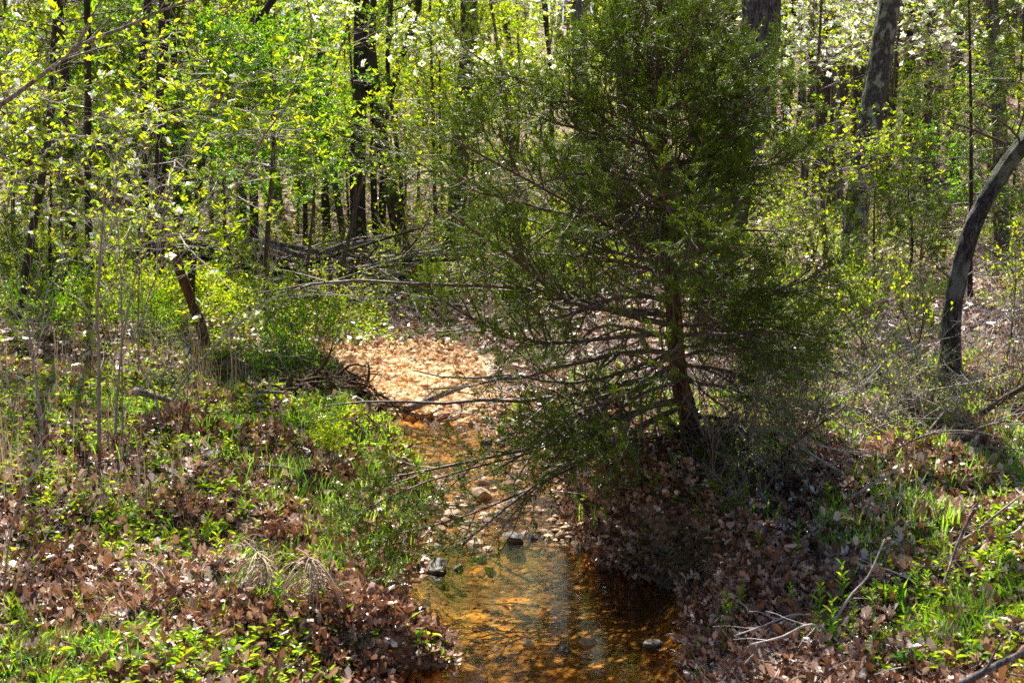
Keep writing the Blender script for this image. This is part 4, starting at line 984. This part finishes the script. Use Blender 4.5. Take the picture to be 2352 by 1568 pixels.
fallen("second tan log lying lower in the brush pile", [(770, 668), (820, 662), (868, 655)], 10, 'deadwood', [.15, .2, .2], "fallen_log", 2, .6, cat="log")
fallen("dark curved log at the bottom of the brush pile", [(700, 688), (750, 690), (800, 700), (845, 712)], 12, 'bark_dark', [.1] * 4, "fallen_log", 4, .7, cat="log")
fallen("bleached forked branch thrown over the brush pile", [(790, 660), (820, 690), (845, 705)], 5, 'deadwood', [.3, .2, .1], side=4, L=.5)
fallen("grey branch lying across the back of the brush pile", [(640, 640), (700, 630), (770, 622), (840, 625)], 8, 'bark_grey', [.2, .25, .25, .1], side=5, L=.6)
fallen("dark branch stub standing up from the brush pile's right end", [(840, 720), (862, 700), (880, 680)], 10, 'bark_dark', [0, .2, .4], side=4, L=.4)
fallen("long pale fallen stem stretched across the slope in front of the oak's shadow", [(1690, 920), (1800, 925), (1900, 940), (2000, 948), (2080, 955)], 11, 'deadwood', [.1, .1, .08, .05, .03], side=6, L=.5)
fallen("mossy fallen log beside the oak's foot", [(1712, 745), (1760, 746), (1800, 752)], 12, 'bark_grey', [.05] * 3, "fallen_log", 2, .4, cat="log")
fallen("pale fallen trunk far across the slope left of the curved trunk", [(1960, 735), (2020, 752), (2090, 757), (2150, 750)], 11, 'deadwood', [.08] * 4, "fallen_log", 4, .6, cat="log")
fallen("thin bleached pole lying behind the curved trunk", [(2270, 612), (2310, 606), (2350, 598)], 7, 'deadwood', [.6, .6, .6], side=3, L=.5)
fallen("weathered branch pointing at the foot of the curved trunk", [(2060, 800), (2110, 790), (2165, 778)], 9, 'bark_grey', [.1, .12, .15], side=3, L=.4)
fallen("thick brown bough slanting up to the frame's right edge", [(2250, 955), (2290, 930), (2330, 905), (2380, 880)], 17, 'bark', [.05, .2, .35, .5], side=3, L=.4)
fallen("broken dead branch arching down at the right with a splintered end", [(2385, 1035), (2340, 1052), (2300, 1070), (2272, 1098), (2261, 1130), (2264, 1165), (2278, 1205)], 25, 'rot', None, side=2, L=.3, Y=[8.2, 8.1, 8.0, 7.9, 7.85, 7.8, 7.75], rough=.1)
fallen("long thin bleached stick leaning against the broken branch", [(2240, 1172), (2218, 1210), (2191, 1272), (2175, 1320), (2158, 1364)], 8, 'deadwood', [.35, .28, .15, .08, .02], side=2, L=.2)
fallen("crooked grey branch with a knobbed top on the right bank", [(1990, 1166), (2001, 1195), (2022, 1212), (2050, 1224)], 14, 'deadwood', [.1, .06, .04, .02], side=1, L=.2)
fallen("short bleached stick standing on the leaf litter of the right bank", [(2042, 1240), (2036, 1280), (2020, 1322)], 11, 'deadwood', [.25, .12, .02], side=1, L=.15)
fallen("pale dead log lying level in the litter of the right bank", [(2058, 1300), (2100, 1305), (2135, 1308), (2172, 1306)], 15, 'deadwood', [.03] * 4, "fallen_log", 2, .2, cat="log")
fallen("brown half-buried log behind the pale level log", [(2150, 1280), (2190, 1310), (2215, 1345)], 18, 'rot', None, "fallen_log", 1, .3, cat="log")
fallen("smooth grey branch entering at the bottom right corner", [(2200, 1580), (2260, 1548), (2310, 1522), (2380, 1490)], 21, 'bark_grey', [.1, .12, .15, .18], side=1, L=.3, rough=.03, sides=14)
fallen("speckled pale stick above the big-leaved plant", [(2186, 1446), (2215, 1476), (2245, 1500), (2278, 1530)], 11, 'deadwood', [.06, .05, .04, .03], side=2, L=.2)
fallen("gnarled bleached root-like stick by the big-leaved plant", [(2070, 1455), (2088, 1478), (2095, 1500), (2060, 1520), (2052, 1570)], 12, 'deadwood', [.05] * 5, side=2, L=.15)
fallen("short thick mossy log end at the bottom of the right bank", [(1998, 1496), (1990, 1530), (1978, 1575)], 30, 'bark_grey', [.02] * 3, "fallen_log", 0, cat="log")
fallen("hooked bleached stick lying from the right bank into the pool", [(1630, 1550), (1665, 1530), (1695, 1512), (1718, 1490)], 6, 'deadwood', [.02, .06, .1, .14], side=2, L=.12)
fallen("thin straight pale stick standing in the right bank's litter", [(1738, 1480), (1752, 1520), (1768, 1560)], 8, 'deadwood', [.12, .06, .01], side=1, L=.1)
fallen("wavy pale branch lying on the left bank below the dark root mass", [(590, 1072), (640, 1073), (700, 1083), (735, 1072), (765, 1062)], 8, 'deadwood', [.06] * 5, side=2, L=.2)
fallen("dark smooth branch curving under the cedar's right side", [(1742, 1130), (1752, 1150), (1768, 1168)], 18, 'bark_grey', [.12, .08, .03], side=1, L=.2)
fallen("thin dead pole sloping through the brush behind the cedar's roots", [(1600, 1135), (1700, 1095), (1800, 1035), (1900, 965)], 9, 'rot', [.1, .15, .25, .35], side=4, L=.4)
fallen("arching thin dead cane over the sticks below the curved trunk", [(2060, 1030), (2130, 1000), (2210, 990), (2290, 1005), (2340, 1045)], 5, 'deadwood', [.1, .3, .4, .3, .1], side=2, L=.3)
fallen("twig hanging from the cedar into the pool's far end", [(1500, 1250), (1440, 1290), (1360, 1315), (1225, 1338)], 4, 'rot', [.35, .2, .1, .01], side=5, L=.25)
fallen("long crossing dead stick on the slope before the curved trunk", [(2030, 740), (2090, 800), (2150, 870), (2135, 930)], 6, 'twig', [.5, .45, .3, .05], side=3, L=.3)
for k in range(30):
    u = rng.uniform(1650, 2400); v = rng.uniform(860, 1240) if k % 3 else rng.uniform(1240, 1540)
    if u < 1600 + (v - 860) * .35: u += 180
    g = G(u, v); a = rng.uniform(-.7, .7) + (3.14 if rng.random() < .5 else 0); L = rng.uniform(.25, .6); q = [g + np.array([math.cos(a), math.sin(a) * .8, 0]) * L * t for t in (0, .35, .7, 1)]
    up = rng.uniform(.05, .35)
    q = np.array([[p[0], p[1], ground(p[0], p[1]) + .02 + up * t + rng.normal() * .01] for p, t in zip(q, (0, .3, .6, 1))]); base = q[0].copy(); q = spline(q - base, 12); r = rng.uniform(.004, .011)
    mb = MB(); R = np.linspace(r, r * .5, 12); tubes(mb, q, R, 6, .8, cap=True); B1, R1 = sprout(q, R, 4, .2, 1, .7, L * .35, 5, .6, .15, .0, rmin=.002); tubes(mb, B1, R1, 3, .9)
    dk = k % 4 == 1
    o = mb.build("stick", M['twig_dark' if dk else 'twig']); o.location = base; tag(o, ("brown " if dk else "bleached ") + ("thin" if r < .007 else "stout") + (" long" if L > .55 else " short") + " dead stick", "stick", "dead sticks strewn over the right bank", auto=True)

for k in range(44):
    u = rng.uniform(640, 900); v = rng.uniform(625, 715); g = G(u, v); a = rng.normal() * .35 + (3.14 if rng.random() < .5 else 0); L = rng.uniform(.7, 1.9); h0 = rng.uniform(.05, .45); s_ = rng.normal() * .18; r = rng.uniform(.014, .05)
    q = spline(np.array([[0, 0, 0], [math.cos(a) * L * .5, math.sin(a) * L * .3, s_ * L * .5 + rng.normal() * .05], [math.cos(a) * L, math.sin(a) * L * .6, s_ * L]]), 12); R = np.linspace(r, r * .5, 12)
    mb = MB(); tubes(mb, q, R, 7, .8, rough=.06, cap=True); B1, R1 = sprout(q, R, 4, .2, 1, .8, L * .35, 5, .5, .15, .0, rmin=.005); tubes(mb, B1, R1, 4, .9)
    m_ = ('deadwood', 'bark_dark', 'bark_grey')[k % 3]; o = mb.build("dead_branch", M[m_]); o.location = (g[0], g[1], ground(g[0], g[1]) + h0)
    tag(o, ("bleached", "dark", "grey")[k % 3] + (" thick" if r > .022 else " thin") + " brush pile branch", "branch", "dead branches in the brush pile", auto=True)

# root mass of the undercut left bank, and the cedar's roots
def rootmass(label, u0, v0, u1, v1, n, rad, hang, mat='rot', name="root_mass"):
    a = G(u0, v0); b = G(u1, v1); t = rng.random(n); p = a[None] * (1 - t[:, None]) + b[None] * t[:, None] + rnd(n) * np.array([.08, .10, .05]); p[:, 2] = np.maximum(p[:, 2], terrain(p[:, 0], p[:, 1])) + rng.uniform(0, .08, n)
    d = nrm(rnd(n) * np.array([1, 1, .4]) + np.array([.4, -.5, -.1])); pts = [p]; L = rng.uniform(.15, hang, n)[:, None] / 7
    for j in range(7): d = nrm(d + rnd(n) * .28 + np.array([0, 0, -.16])); p = p + d * L; pts.append(p)
    B = np.stack(pts, 1); base = B[:, 0].mean(0); R = rng.uniform(rad * .25, rad, n)[:, None] * np.linspace(1, .2, 8)[None]; mb = MB(); tubes(mb, B - base, R, 5, rng.random(n)); B1, R1 = sprout(B - base, R, 4, .3, 1, .8, hang * .35, 5, .5, .2, -.1, rmin=.0015); tubes(mb, B1, R1, 3, .5)
    o = mb.build(name, M[mat]); o.location = base; tag(o, label, "roots"); return o
rootmass("dark tangle of exposed roots and debris on the undercut left bank above the gravel", 660, 915, 845, 945, 330, .026, .5)
rootmass("matted dark roots hanging from the left bank's corner by the upper pool", 790, 1010, 860, 1000, 50, .008, .3)
rootmass("black root tangle under the cedar's foot above the pool", 1560, 1020, 1690, 1100, 150, .020, .4)
rootmass("dark rootlets and debris packed into the undercut bank below the cedar", 1560, 1270, 1660, 1290, 60, .010, .25)
rootmass("tangle of dark brush dumped behind the fallen logs", 680, 690, 880, 690, 300, .03, 1.1, name="brush_tangle")
rootmass("exposed roots trailing down the shaded right bank to the water", 1540, 1310, 1610, 1350, 50, .007, .25)

# ================================================================== GROUND COVER
def scatter(n, y0, y1, p=1.4, xm=.40, pad=1.5):
    ys = np.linspace(y0, y1, 400); w = (ys * xm * 2 + 2 * pad) * np.minimum(1, (7.0 / ys)) ** p; c = np.cumsum(w); c /= c[-1]
    y = np.interp(rng.random(n), c, ys); x = rng.uniform(-1, 1, n) * (y * xm + pad); return x, y
def dry(x, y, lim=.03):
    z, d, left, w = terrain(x, y, True); d = np.where(y > 15.0, np.maximum(d, .8), d); return (z > w + lim * 0) & (d > lim), z, d, left

def litter(n, y0, y1, shape, ln, dens=None, p=1.4, dmin=.0, tm=.5):
    x, y = scatter(n, y0, y1, p); ok, z, d, left = dry(x, y, dmin)
    green = noise(x * 1.1, y * 1.1, 31)
    keep = ok & (rng.random(n) < np.where(left, np.clip(1.25 - green * .6, .35, 1), 1.0))
    bar = (y > Y_END) & (y < 15.0) & (d < .25); keep &= ~bar
    x, y, z, d = x[keep], y[keep], z[keep], d[keep]; K = len(x)
    pile = noise(x * 3.1, y * 3.1, 61); h = rng.random(K) ** 1.5 * (.012 + .07 * np.clip(pile - .45, 0, 1))
    nrml = rnd(K) * rng.uniform(.1, .75, K)[:, None] + np.array([0, 0, 1]); ax = rnd(K) * np.array([1, 1, .35])
    s = ln * rng.uniform(.3, 1.35, K); tone = np.clip(rng.normal(tm, .30, K) + (pile - .5) * .3, 0, 1)
    mb = MB(); leaves(mb, np.stack([x, y, z + h + .006], -1), ax, nrml, s, s * rng.uniform(.5, .85, K), shape, tone, curl=rng.uniform(-1.5, 2.8, K)); return mb
tag(litter(125000, 4.6, 11.5, OAK, .062, p=.9).build("leaf_litter", M['litter'], smooth=False), "thick brown and tan dead oak leaves carpeting both near banks", "dead leaves", kind='stuff')
tag(litter(80000, 11.5, 26, LEAF6, .08, p=.7).build("leaf_litter", M['litter'], smooth=False), "pinkish-tan dead leaves covering the woodland floor further back", "dead leaves", kind='stuff')
tag(litter(42000, 26, 75, LEAF4, .13, p=.6, tm=.3).build("leaf_litter", M['litter'], smooth=False), "pale brown leaf cover of the distant rising slope", "dead leaves", kind='stuff')
tag(litter(140000, 4.6, 12, LEAF4, .026, p=1.0, tm=.62).build("leaf_crumbs", M['litter'], smooth=False), "broken leaf bits and bark crumbs between the dead leaves", "debris", kind='stuff')
# leaves washed up at the water's edge, and the leafy spit
def edge_leaves(n, y0, y1, lo, hi, sz, up, label, which='both', tone0=.35):
    y = rng.uniform(y0, y1, n); dd = rng.uniform(lo, hi, n); L = np.interp(y, ey, el); R = np.interp(y, ey, er); lf = rng.random(n) < (.5 if which == 'both' else 1.0 if which == 'left' else 0.0)
    x = np.where(lf, L - dd, R + dd); z = np.maximum(terrain(x, y), waterlevel(y)); K = n; mb = MB(); s = sz * rng.uniform(.5, 1.2, K)
    leaves(mb, np.stack([x, y, z + rng.random(K) ** 1.3 * up], -1), rnd(K) + np.array([0, 0, .5]), rnd(K), s, s * rng.uniform(.45, .8, K), OAK, np.clip(rng.normal(tone0, .22, K), 0, 1), curl=rng.uniform(-1, 3, K))
    tag(mb.build("wet_leaves", M['litter'], smooth=False), label, "dead leaves", kind='stuff')
edge_leaves(2200, 6.30, 6.66, -.02, .42, .066, .10, "curled russet leaves heaped on the little spit at the pool's left edge", 'left', .45)
edge_leaves(3600, 6.0, 9.8, -.02, .40, .062, .10, "curled dead leaves banked against the pool's right edge", 'right', .42)
edge_leaves(2300, 6.7, 12.0, -.02, .28, .06, .05, "damp dead leaves caught along the stream's left edge", 'left', .4)
# mounds of leaves caught round stems
def heap(u, v, rad, n, label):
    g = G(u, v); a = rng.uniform(0, 6.28, n); r = rad * np.sqrt(rng.random(n)); x = g[0] + np.cos(a) * r; y = g[1] + np.sin(a) * r; hh = rad * .55 * (1 - (r / rad) ** 2) * rng.random(n) ** .5
    s = .066 * rng.uniform(.5, 1.2, n); mb = MB(); leaves(mb, np.stack([x, y, terrain(x, y) + hh], -1), rnd(n), rnd(n) + np.array([0, -.2, .3]), s, s * rng.uniform(.5, .8, n), OAK, np.clip(rng.normal(.4, .2, n), 0, 1), curl=rng.uniform(-1.5, 3, n))
    tag(mb.build("leaf_heap", M['litter'], smooth=False), label, "dead leaves", kind='stuff')
for (u, v, r, n, lb) in ((430, 1185, .20, 420, "hollow heap of brown leaves round a thin stem on the left bank"), (400, 985, .28, 600, "heap of brown leaves behind the forked sapling"), (140, 1310, .22, 420, "brown leaf heap among weeds at the far left"),
                         (1760, 1340, .28, 700, "mounded russet leaves on the right bank above the pool"), (1860, 1380, .25, 420, "leaf heap among weeds on the right bank"), (620, 1030, .25, 480, "leaf mound below the dark root mass"),
                         (760, 1110, .18, 380, "hanging mat of dead leaves on the left bank's corner"), (520, 1440, .25, 500, "leaf heap in the middle of the near left bank"), (1490, 1150, .32, 900, "leaf drift on the shaded slope beneath the cedar"), (1430, 1220, .2, 400, "leaf drift at the riffle's shaded edge"), (800, 1505, .3, 500, "low drift of brown leaves left of the spit"), (860, 1530, .22, 300, "wet leaf drift at the pool's bottom left corner"), (640, 1250, .2, 350, "brown leaves under the drooping dead grass heads")): heap(u, v, r, n, lb)

# small herbs
def herbs(n, y0, y1, size, label, mat='leaf_herb', cover=.5, zone=None, per=7, p=1.1, seed=31, h=.06, shape=LEAF6, name="ground_cover"):
    x, y = scatter(n, y0, y1, p); ok, z, d, left = dry(x, y, .05); g = noise(x * 1.1, y * 1.1, seed) * .6 + noise(x * 3.2, y * 3.2, seed + 1) * .4
    th = np.where(left, cover, cover + .05)
    if zone is not None: th = th + zone(x, y, left, d)
    keep = ok & (g > th + rng.normal(size=n) * .04); bar = (y > Y_END) & (y < 15.0) & (d < .25); keep &= ~bar
    x, y, z = x[keep], y[keep], z[keep]; K = len(x); c = np.repeat(np.stack([x, y, z], -1), per, 0); N = K * per; tn = np.repeat(rng.random(K), per)
    a = rng.uniform(0, 6.28, N); hh = rng.random(N) * h * np.repeat(rng.uniform(.4, 1.6, K), per); r = rng.random(N) * .025
    pos = c + np.stack([np.cos(a) * r, np.sin(a) * r, hh], -1); ax = np.stack([np.cos(a), np.sin(a), rng.uniform(-.1, .9, N)], -1)
    s = size * rng.uniform(.45, 1.25, N); mb = MB(); leaves(mb, pos, ax, rnd(N) * .4 + np.array([0, 0, 1]), s, s * .5, shape, np.clip(tn * .7 + rng.random(N) * .35, 0, 1))
    o = mb.build(name, M[mat], smooth=False); tag(o, label, "ground cover", kind='stuff'); return o
zn = lambda x, y, left, d: np.where(left & (y > 9.5), -.18, 0) + np.where(left & (y < 8.6), .05, 0) + np.where((y > 17.5) & (y < 24) & (x < -1.3) & (x > -4), .22, 0) + np.where(~left & (x > 1.9) & (y < 9.4), -.10, 0) + np.where(~left & (d < .6) & (y < 10), .1, 0) + np.where(~left & (y > 9.8) & (y < 17), .15, 0)
herbs(19000, 4.7, 12, .045, "small bright green weeds patching the leaf litter of the near banks", cover=.50, zone=zn, per=7, p=.9)
herbs(9000, 8.6, 13, .04, "low fresh herbs among leaves beside the gravel bar", cover=.50, zone=zn, per=7, p=.6, h=.05, seed=85)
herbs(20000, 12.6, 26, .05, "dense fresh green herbs carpeting the woodland floor", cover=.52, zone=zn, per=6, p=.6, h=.22, seed=81)
herbs(9000, 13.2, 24, .045, "yellow-green leafy growth spread over the floor of the woods", 'leaf_yellow', .50, zn, 8, .6, 92, .45)
herbs(7000, 22, 46, .09, "pale green undergrowth far back between the trunks", 'leaf_yellow', .46, None, 7, .6, 97, .8, LEAF4, name="undergrowth")
herbs(6200, 4.8, 10.5, .028, "tiny dark green creeping weeds between the dead leaves", 'leaf_green', .52, None, 9, .9, 131, .03)

def grass(n, y0, y1, L, w, label, mat, cover, per, seed, p=1.0, zone=None, lean=.5):
    x, y = scatter(n, y0, y1, p); ok, z, d, left = dry(x, y, .04); g = noise(x * 1.6, y * 1.6, seed)
    th = cover + (zone(x, y, left, d) if zone is not None else 0); keep = ok & (g > th); bar = (y > Y_END) & (y < 15.0) & (d < .25); keep &= ~bar
    x, y, z = x[keep], y[keep], z[keep]; K = len(x); N = K * per; c = np.repeat(np.stack([x, y, z], -1), per, 0) + rnd(N) * np.array([.02, .02, 0])
    a = rng.uniform(0, 6.28, N); ax = np.stack([np.cos(a) * lean, np.sin(a) * lean, np.ones(N)], -1) * 1.0; s = L * rng.uniform(.4, 1.2, N)
    nr = np.stack([-np.cos(a), -np.sin(a), np.full(N, lean)], -1) + rnd(N) * .2
    mb = MB(); leaves(mb, c, ax, nr, s, w * rng.uniform(.6, 1.2, N), BLADE, np.clip(np.repeat(rng.random(K), per) * .6 + rng.random(N) * .4, 0, 1), curl=-rng.uniform(.2, 1.6, N))
    tag(mb.build("grass", M[mat], smooth=False), label, "grass", kind='stuff')
grass(3900, 4.7, 11, .15, .006, "tufts of fresh green grass on the near banks", 'grass', .60, 16, 140)
grass(1100, 4.7, 10, .13, .014, "broad-bladed green shoots standing in the leaf litter", 'grass', .52, 6, 150, lean=.35)
grass(1500, 4.7, 10.5, .22, .003, "fine dry tan grass stems among the weeds", 'straw', .55, 8, 160, zone=lambda x, y, l, d: np.where(l & (x < -1.7), -.2, .12), lean=.9)
grass(260, 7, 12, .6, .004, "tall upright tan grass stalks by the bare saplings", 'straw', .62, 8, 170, zone=lambda x, y, l, d: np.where(l & (x < -1.9) & (x > -4), -.35, .5), lean=.12)

# twigs on the ground
def twigs(n, y0, y1, L, r, label, zone, seed, up=.15):
    x, y = scatter(n, y0, y1, 1.0); ok, z, d, left = dry(x, y, .0); keep = ok & zone(x, y, left, d); x, y, z = x[keep], y[keep], z[keep]; K = len(x); a = rng.uniform(0, 6.28, K); ln = L * rng.uniform(.3, 1.3, K); q = []
    el_ = rng.normal(size=K) * up + up * .6; bend = rnd(K) * .08
    for t in (0, .33, .66, 1.): q.append(np.stack([x + np.cos(a) * ln * t, y + np.sin(a) * ln * t, z + .012 + ln * el_ * t], -1) + bend * ln[:, None] * math.sin(t * 3.1))
    mb = MB(); B = np.stack(q, 1); B[:, :, 2] = np.maximum(B[:, :, 2], terrain(B[:, :, 0], B[:, :, 1]) + .008); R = r * rng.uniform(.5, 1.6, K)[:, None] * np.array([1, .85, .65, .4]); tubes(mb, B, R, 4, rng.random(K))
    m = rng.random(K) < .5; B1, R1 = sprout(B[m], R[m], 3, .3, 1, .7, L * .35, 4, .7, .15, 0, rmin=.0012); tubes(mb, B1, R1, 3, .7)
    tag(mb.build("twigs", M['twig'], smooth=True), label, "twigs", kind='stuff')
twigs(3300, 4.7, 11, .22, .0022, "fine dead twigs scattered through the litter of the near banks", lambda x, y, l, d: rng.random(len(x)) < np.where(l, .4, 1), 1)
twigs(7500, 8.0, 17, .6, .0042, "grey mess of dead sticks and canes over the right slope", lambda x, y, l, d: ~l & (noise(x * .8, y * .8, 201) > .3), 2, .35)
twigs(1400, 9, 20, .6, .004, "scattered dead canes in the green growth of the left bank", lambda x, y, l, d: l & (noise(x, y, 202) > .45), 3, .4)
twigs(2600, 17, 45, 1.2, .010, "fallen sticks on the distant slope", lambda x, y, l, d: x > -999, 4, .3)

# ================================================================== SINGLE PLANTS
def broadleaf(label, u, v, n, L, W, up, name="broadleaf_plant", mat='leaf_green', Y=None):
    g = G(u, v); root = empty(name, (g[0], g[1], ground(g[0], g[1])))
    for k in range(n):
        a = k * 2.4 + rng.normal() * .3; s = L * rng.uniform(.7, 1.1); d = np.array([math.cos(a), math.sin(a), up * rng.uniform(.6, 1.4)]); d = nrm(d); side = nrm(np.cross(d, [0, 0, 1.])); nn = np.cross(side, d)
        nu, nv = 12, 6; tt = np.linspace(0, 1, nu + 1); V = []
        for t in tt:
            wv = W * s / L * math.sin(math.pi * min(1, t * .92 + .06)) ** .8 * (1 - .35 * t); c = d * t * s - np.array([0, 0, 1]) * (t ** 2) * s * .28
            for j in range(nv + 1):
                q = j / nv * 2 - 1; V.append(c + side * q * wv * .5 + nn * (abs(q) * .10 * wv + .018 * wv * math.sin(t * 34) * abs(q)) )
        idx = np.arange((nu + 1) * (nv + 1)).reshape(nu + 1, nv + 1); F = np.stack([idx[:-1, :-1], idx[:-1, 1:], idx[1:, 1:], idx[1:, :-1]], -1).reshape(-1, 4)
        mb = MB(); mb.add(np.array(V), F, rng.uniform(.2, .7)); mb.build("leaf", M[mat], root)
    mb = MB(); tubes(mb, np.array([[0, 0, -.01], [0, 0, .02], [0, 0, .04]]), np.array([.008, .006, .003]), 6, .4); mb.build("stem", M[mat], root)
    tag(root, label, "plant"); return root
broadleaf("low plant with broad dark glossy leaves at the bottom of the right bank", 2118, 1520, 7, .17, .085, .45)
broadleaf("second broad-leaved plant at the right edge beside the smooth grey branch", 2260, 1500, 5, .17, .07, .3)
broadleaf("upright plant with two pale oval leaves above the big-leaved plant", 2190, 1480, 4, .13, .045, 1.6, mat='leaf_herb')
broadleaf("clump of long oval green leaves below the drooping dead grass", 660, 1500, 7, .15, .04, .7, mat='leaf_herb')
broadleaf("rosette of bright leaves left of the leafy spit", 720, 1460, 6, .14, .035, .8, mat='leaf_herb')
broadleaf("leafy shoot by the debris heap at the far left bank", 85, 1110, 6, .12, .03, .8, mat='leaf_herb')

def stalkplant(h, n, L, W, mat):
    root = empty("leafy_plant", (0, 0, 0)); mb = MB(); st = np.array([[0, 0, -.01], [.01, 0, h * .5], [.0, .01, h]]); st = spline(st, 8); tubes(mb, st, np.linspace(.003, .0015, 8), 5, .5); mb.build("stem", M[mat], root)
    t = np.linspace(.12, 1, n); a = np.arange(n) * 2.4; pos = np.stack([np.interp(t, np.linspace(0, 1, 8), st[:, k]) for k in range(3)], 1); ax = np.stack([np.cos(a), np.sin(a), .5 + t * .9], 1)
    mb = MB(); leaves(mb, pos, ax, np.stack([-np.cos(a) * .5, -np.sin(a) * .5, np.ones(n)], 1), L * rng.uniform(.7, 1.1, n) * (1.1 - .4 * t), W, LEAF6, rng.random(n)); mb.build("leaves", M[mat], root, smooth=False); return root
SP = [stalkplant(.20, 14, .075, .018, 'leaf_herb'), stalkplant(.28, 18, .08, .016, 'leaf_green'), stalkplant(.13, 10, .06, .028, 'leaf_herb'), stalkplant(.16, 22, .06, .009, 'grass')]
plab = ["leafy-stemmed bright green plant", "tall dark green leafy-stemmed plant", "short plant with oval yellow-green leaves", "feathery narrow-leaved green plant"]
used = set()
spots = [(1330 + 600, 1420, 1), (1960, 1480, 1), (1880, 1460, 1), (2000, 1430, 1), (1815, 1430, 1), (1905, 1500, 1), (2100, 1385, 3), (2060, 1400, 3), (2130, 1370, 3), (1985, 1400, 3), (2010, 1390, 3), (2090, 1360, 3),
         (1740, 1290, 0), (1760, 1330, 2), (1830, 1300, 0), (1850, 1340, 2), (1905, 1010, 0), (1930, 1030, 2), (2300, 1300, 0), (2330, 1340, 3), (2250, 1250, 0), (2180, 1230, 2), (2080, 1190, 0), (1900, 1180, 0),
         (1980, 1130, 2), (480, 1260, 0), (500, 1290, 0), (380, 1160, 2), (420, 1140, 0), (340, 1080, 2), (160, 1090, 0), (120, 1180, 0), (260, 1190, 2), (60, 1240, 0), (80, 1330, 2), (330, 1380, 0), (700, 1380, 0), (740, 1420, 0),
         (610, 1380, 1), (640, 1420, 1), (30, 1430, 0), (200, 1500, 2), (270, 1520, 0), (370, 1500, 2), (100, 1520, 0), (560, 1540, 2), (830, 1290, 0), (850, 1330, 2), (800, 1240, 3), (820, 1210, 3), (760, 1180, 3), (700, 1150, 3),
         (640, 1200, 0), (560, 1190, 3), (590, 1240, 3), (1560, 1010, 0), (1545, 1120, 0), (1670, 1480, 1), (1700, 1440, 1), (2310, 1150, 0), (2200, 1120, 2), (2150, 1160, 0), (300, 1290, 0), (180, 1420, 0), (450, 1520, 3), (240, 1260, 3)]
for u, v, k in spots:
    g = G(u, v); loc = (g[0], g[1], ground(g[0], g[1])); s = rng.uniform(.6, 1.0)
    if k not in used: o = SP[k]; o.location = loc; o.scale = (s,) * 3; used.add(k)
    else: o = dup(SP[k], loc, rng.uniform(0, 6.3), s * .85)
    tag(o, plab[k], "plant", "small leafy plants on the banks", auto=True)

# drooping dead grass heads (pale) on the left bank
def droop(label, pix, nb, L, Yoff=0.):
    g = G(*pix[-1]); Yd = g[1] - .06; pts = [P(u, v, Yd) for u, v in pix]; pts[0] = pts[0]; q = spline(np.array(pts), 18); base = q[0].copy(); q = q - base; R = np.linspace(.005, .0015, 18); mb = MB(); tubes(mb, q, R, 5, .9)
    i = rng.integers(4, 18, nb); p = q[i]; d = nrm(rnd(nb) * np.array([.8, .5, .15]) + np.array([0, -.2, .1])); pts = [p]; ln = L * rng.uniform(.5, 1.2, nb)[:, None] / 7
    for j in range(7): d = nrm(d + np.array([0, 0, -.36]) + rnd(nb) * .05); p = p + d * ln; pts.append(p)
    B = np.stack(pts, 1); tubes(mb, B, np.full((nb, 1), .0026) * np.linspace(1, .5, 8)[None], 3, rng.random(nb)); 
    o = mb.build("dead_grass_head", M['straw'], smooth=True); o.location = base; tag(o, label, "dead grass"); return o
droop("fan of pale drooping dead grass stems, the upper left of the cluster", [(470, 1290), (520, 1262), (570, 1250), (600, 1262), (620, 1300)], 120, .32)
droop("pale drooping dead grass head with a dark bent stalk", [(560, 1240), (590, 1270), (610, 1300), (622, 1340), (625, 1370)], 120, .32)
droop("pale drooping dead grass head, lower right of the cluster", [(680, 1258), (710, 1280), (725, 1320), (735, 1360), (745, 1400)], 140, .32)
droop("wisp of pale dead grass drooping at the cluster's right side", [(720, 1330), (745, 1350), (765, 1380), (775, 1410)], 80, .24)

finish_labels()
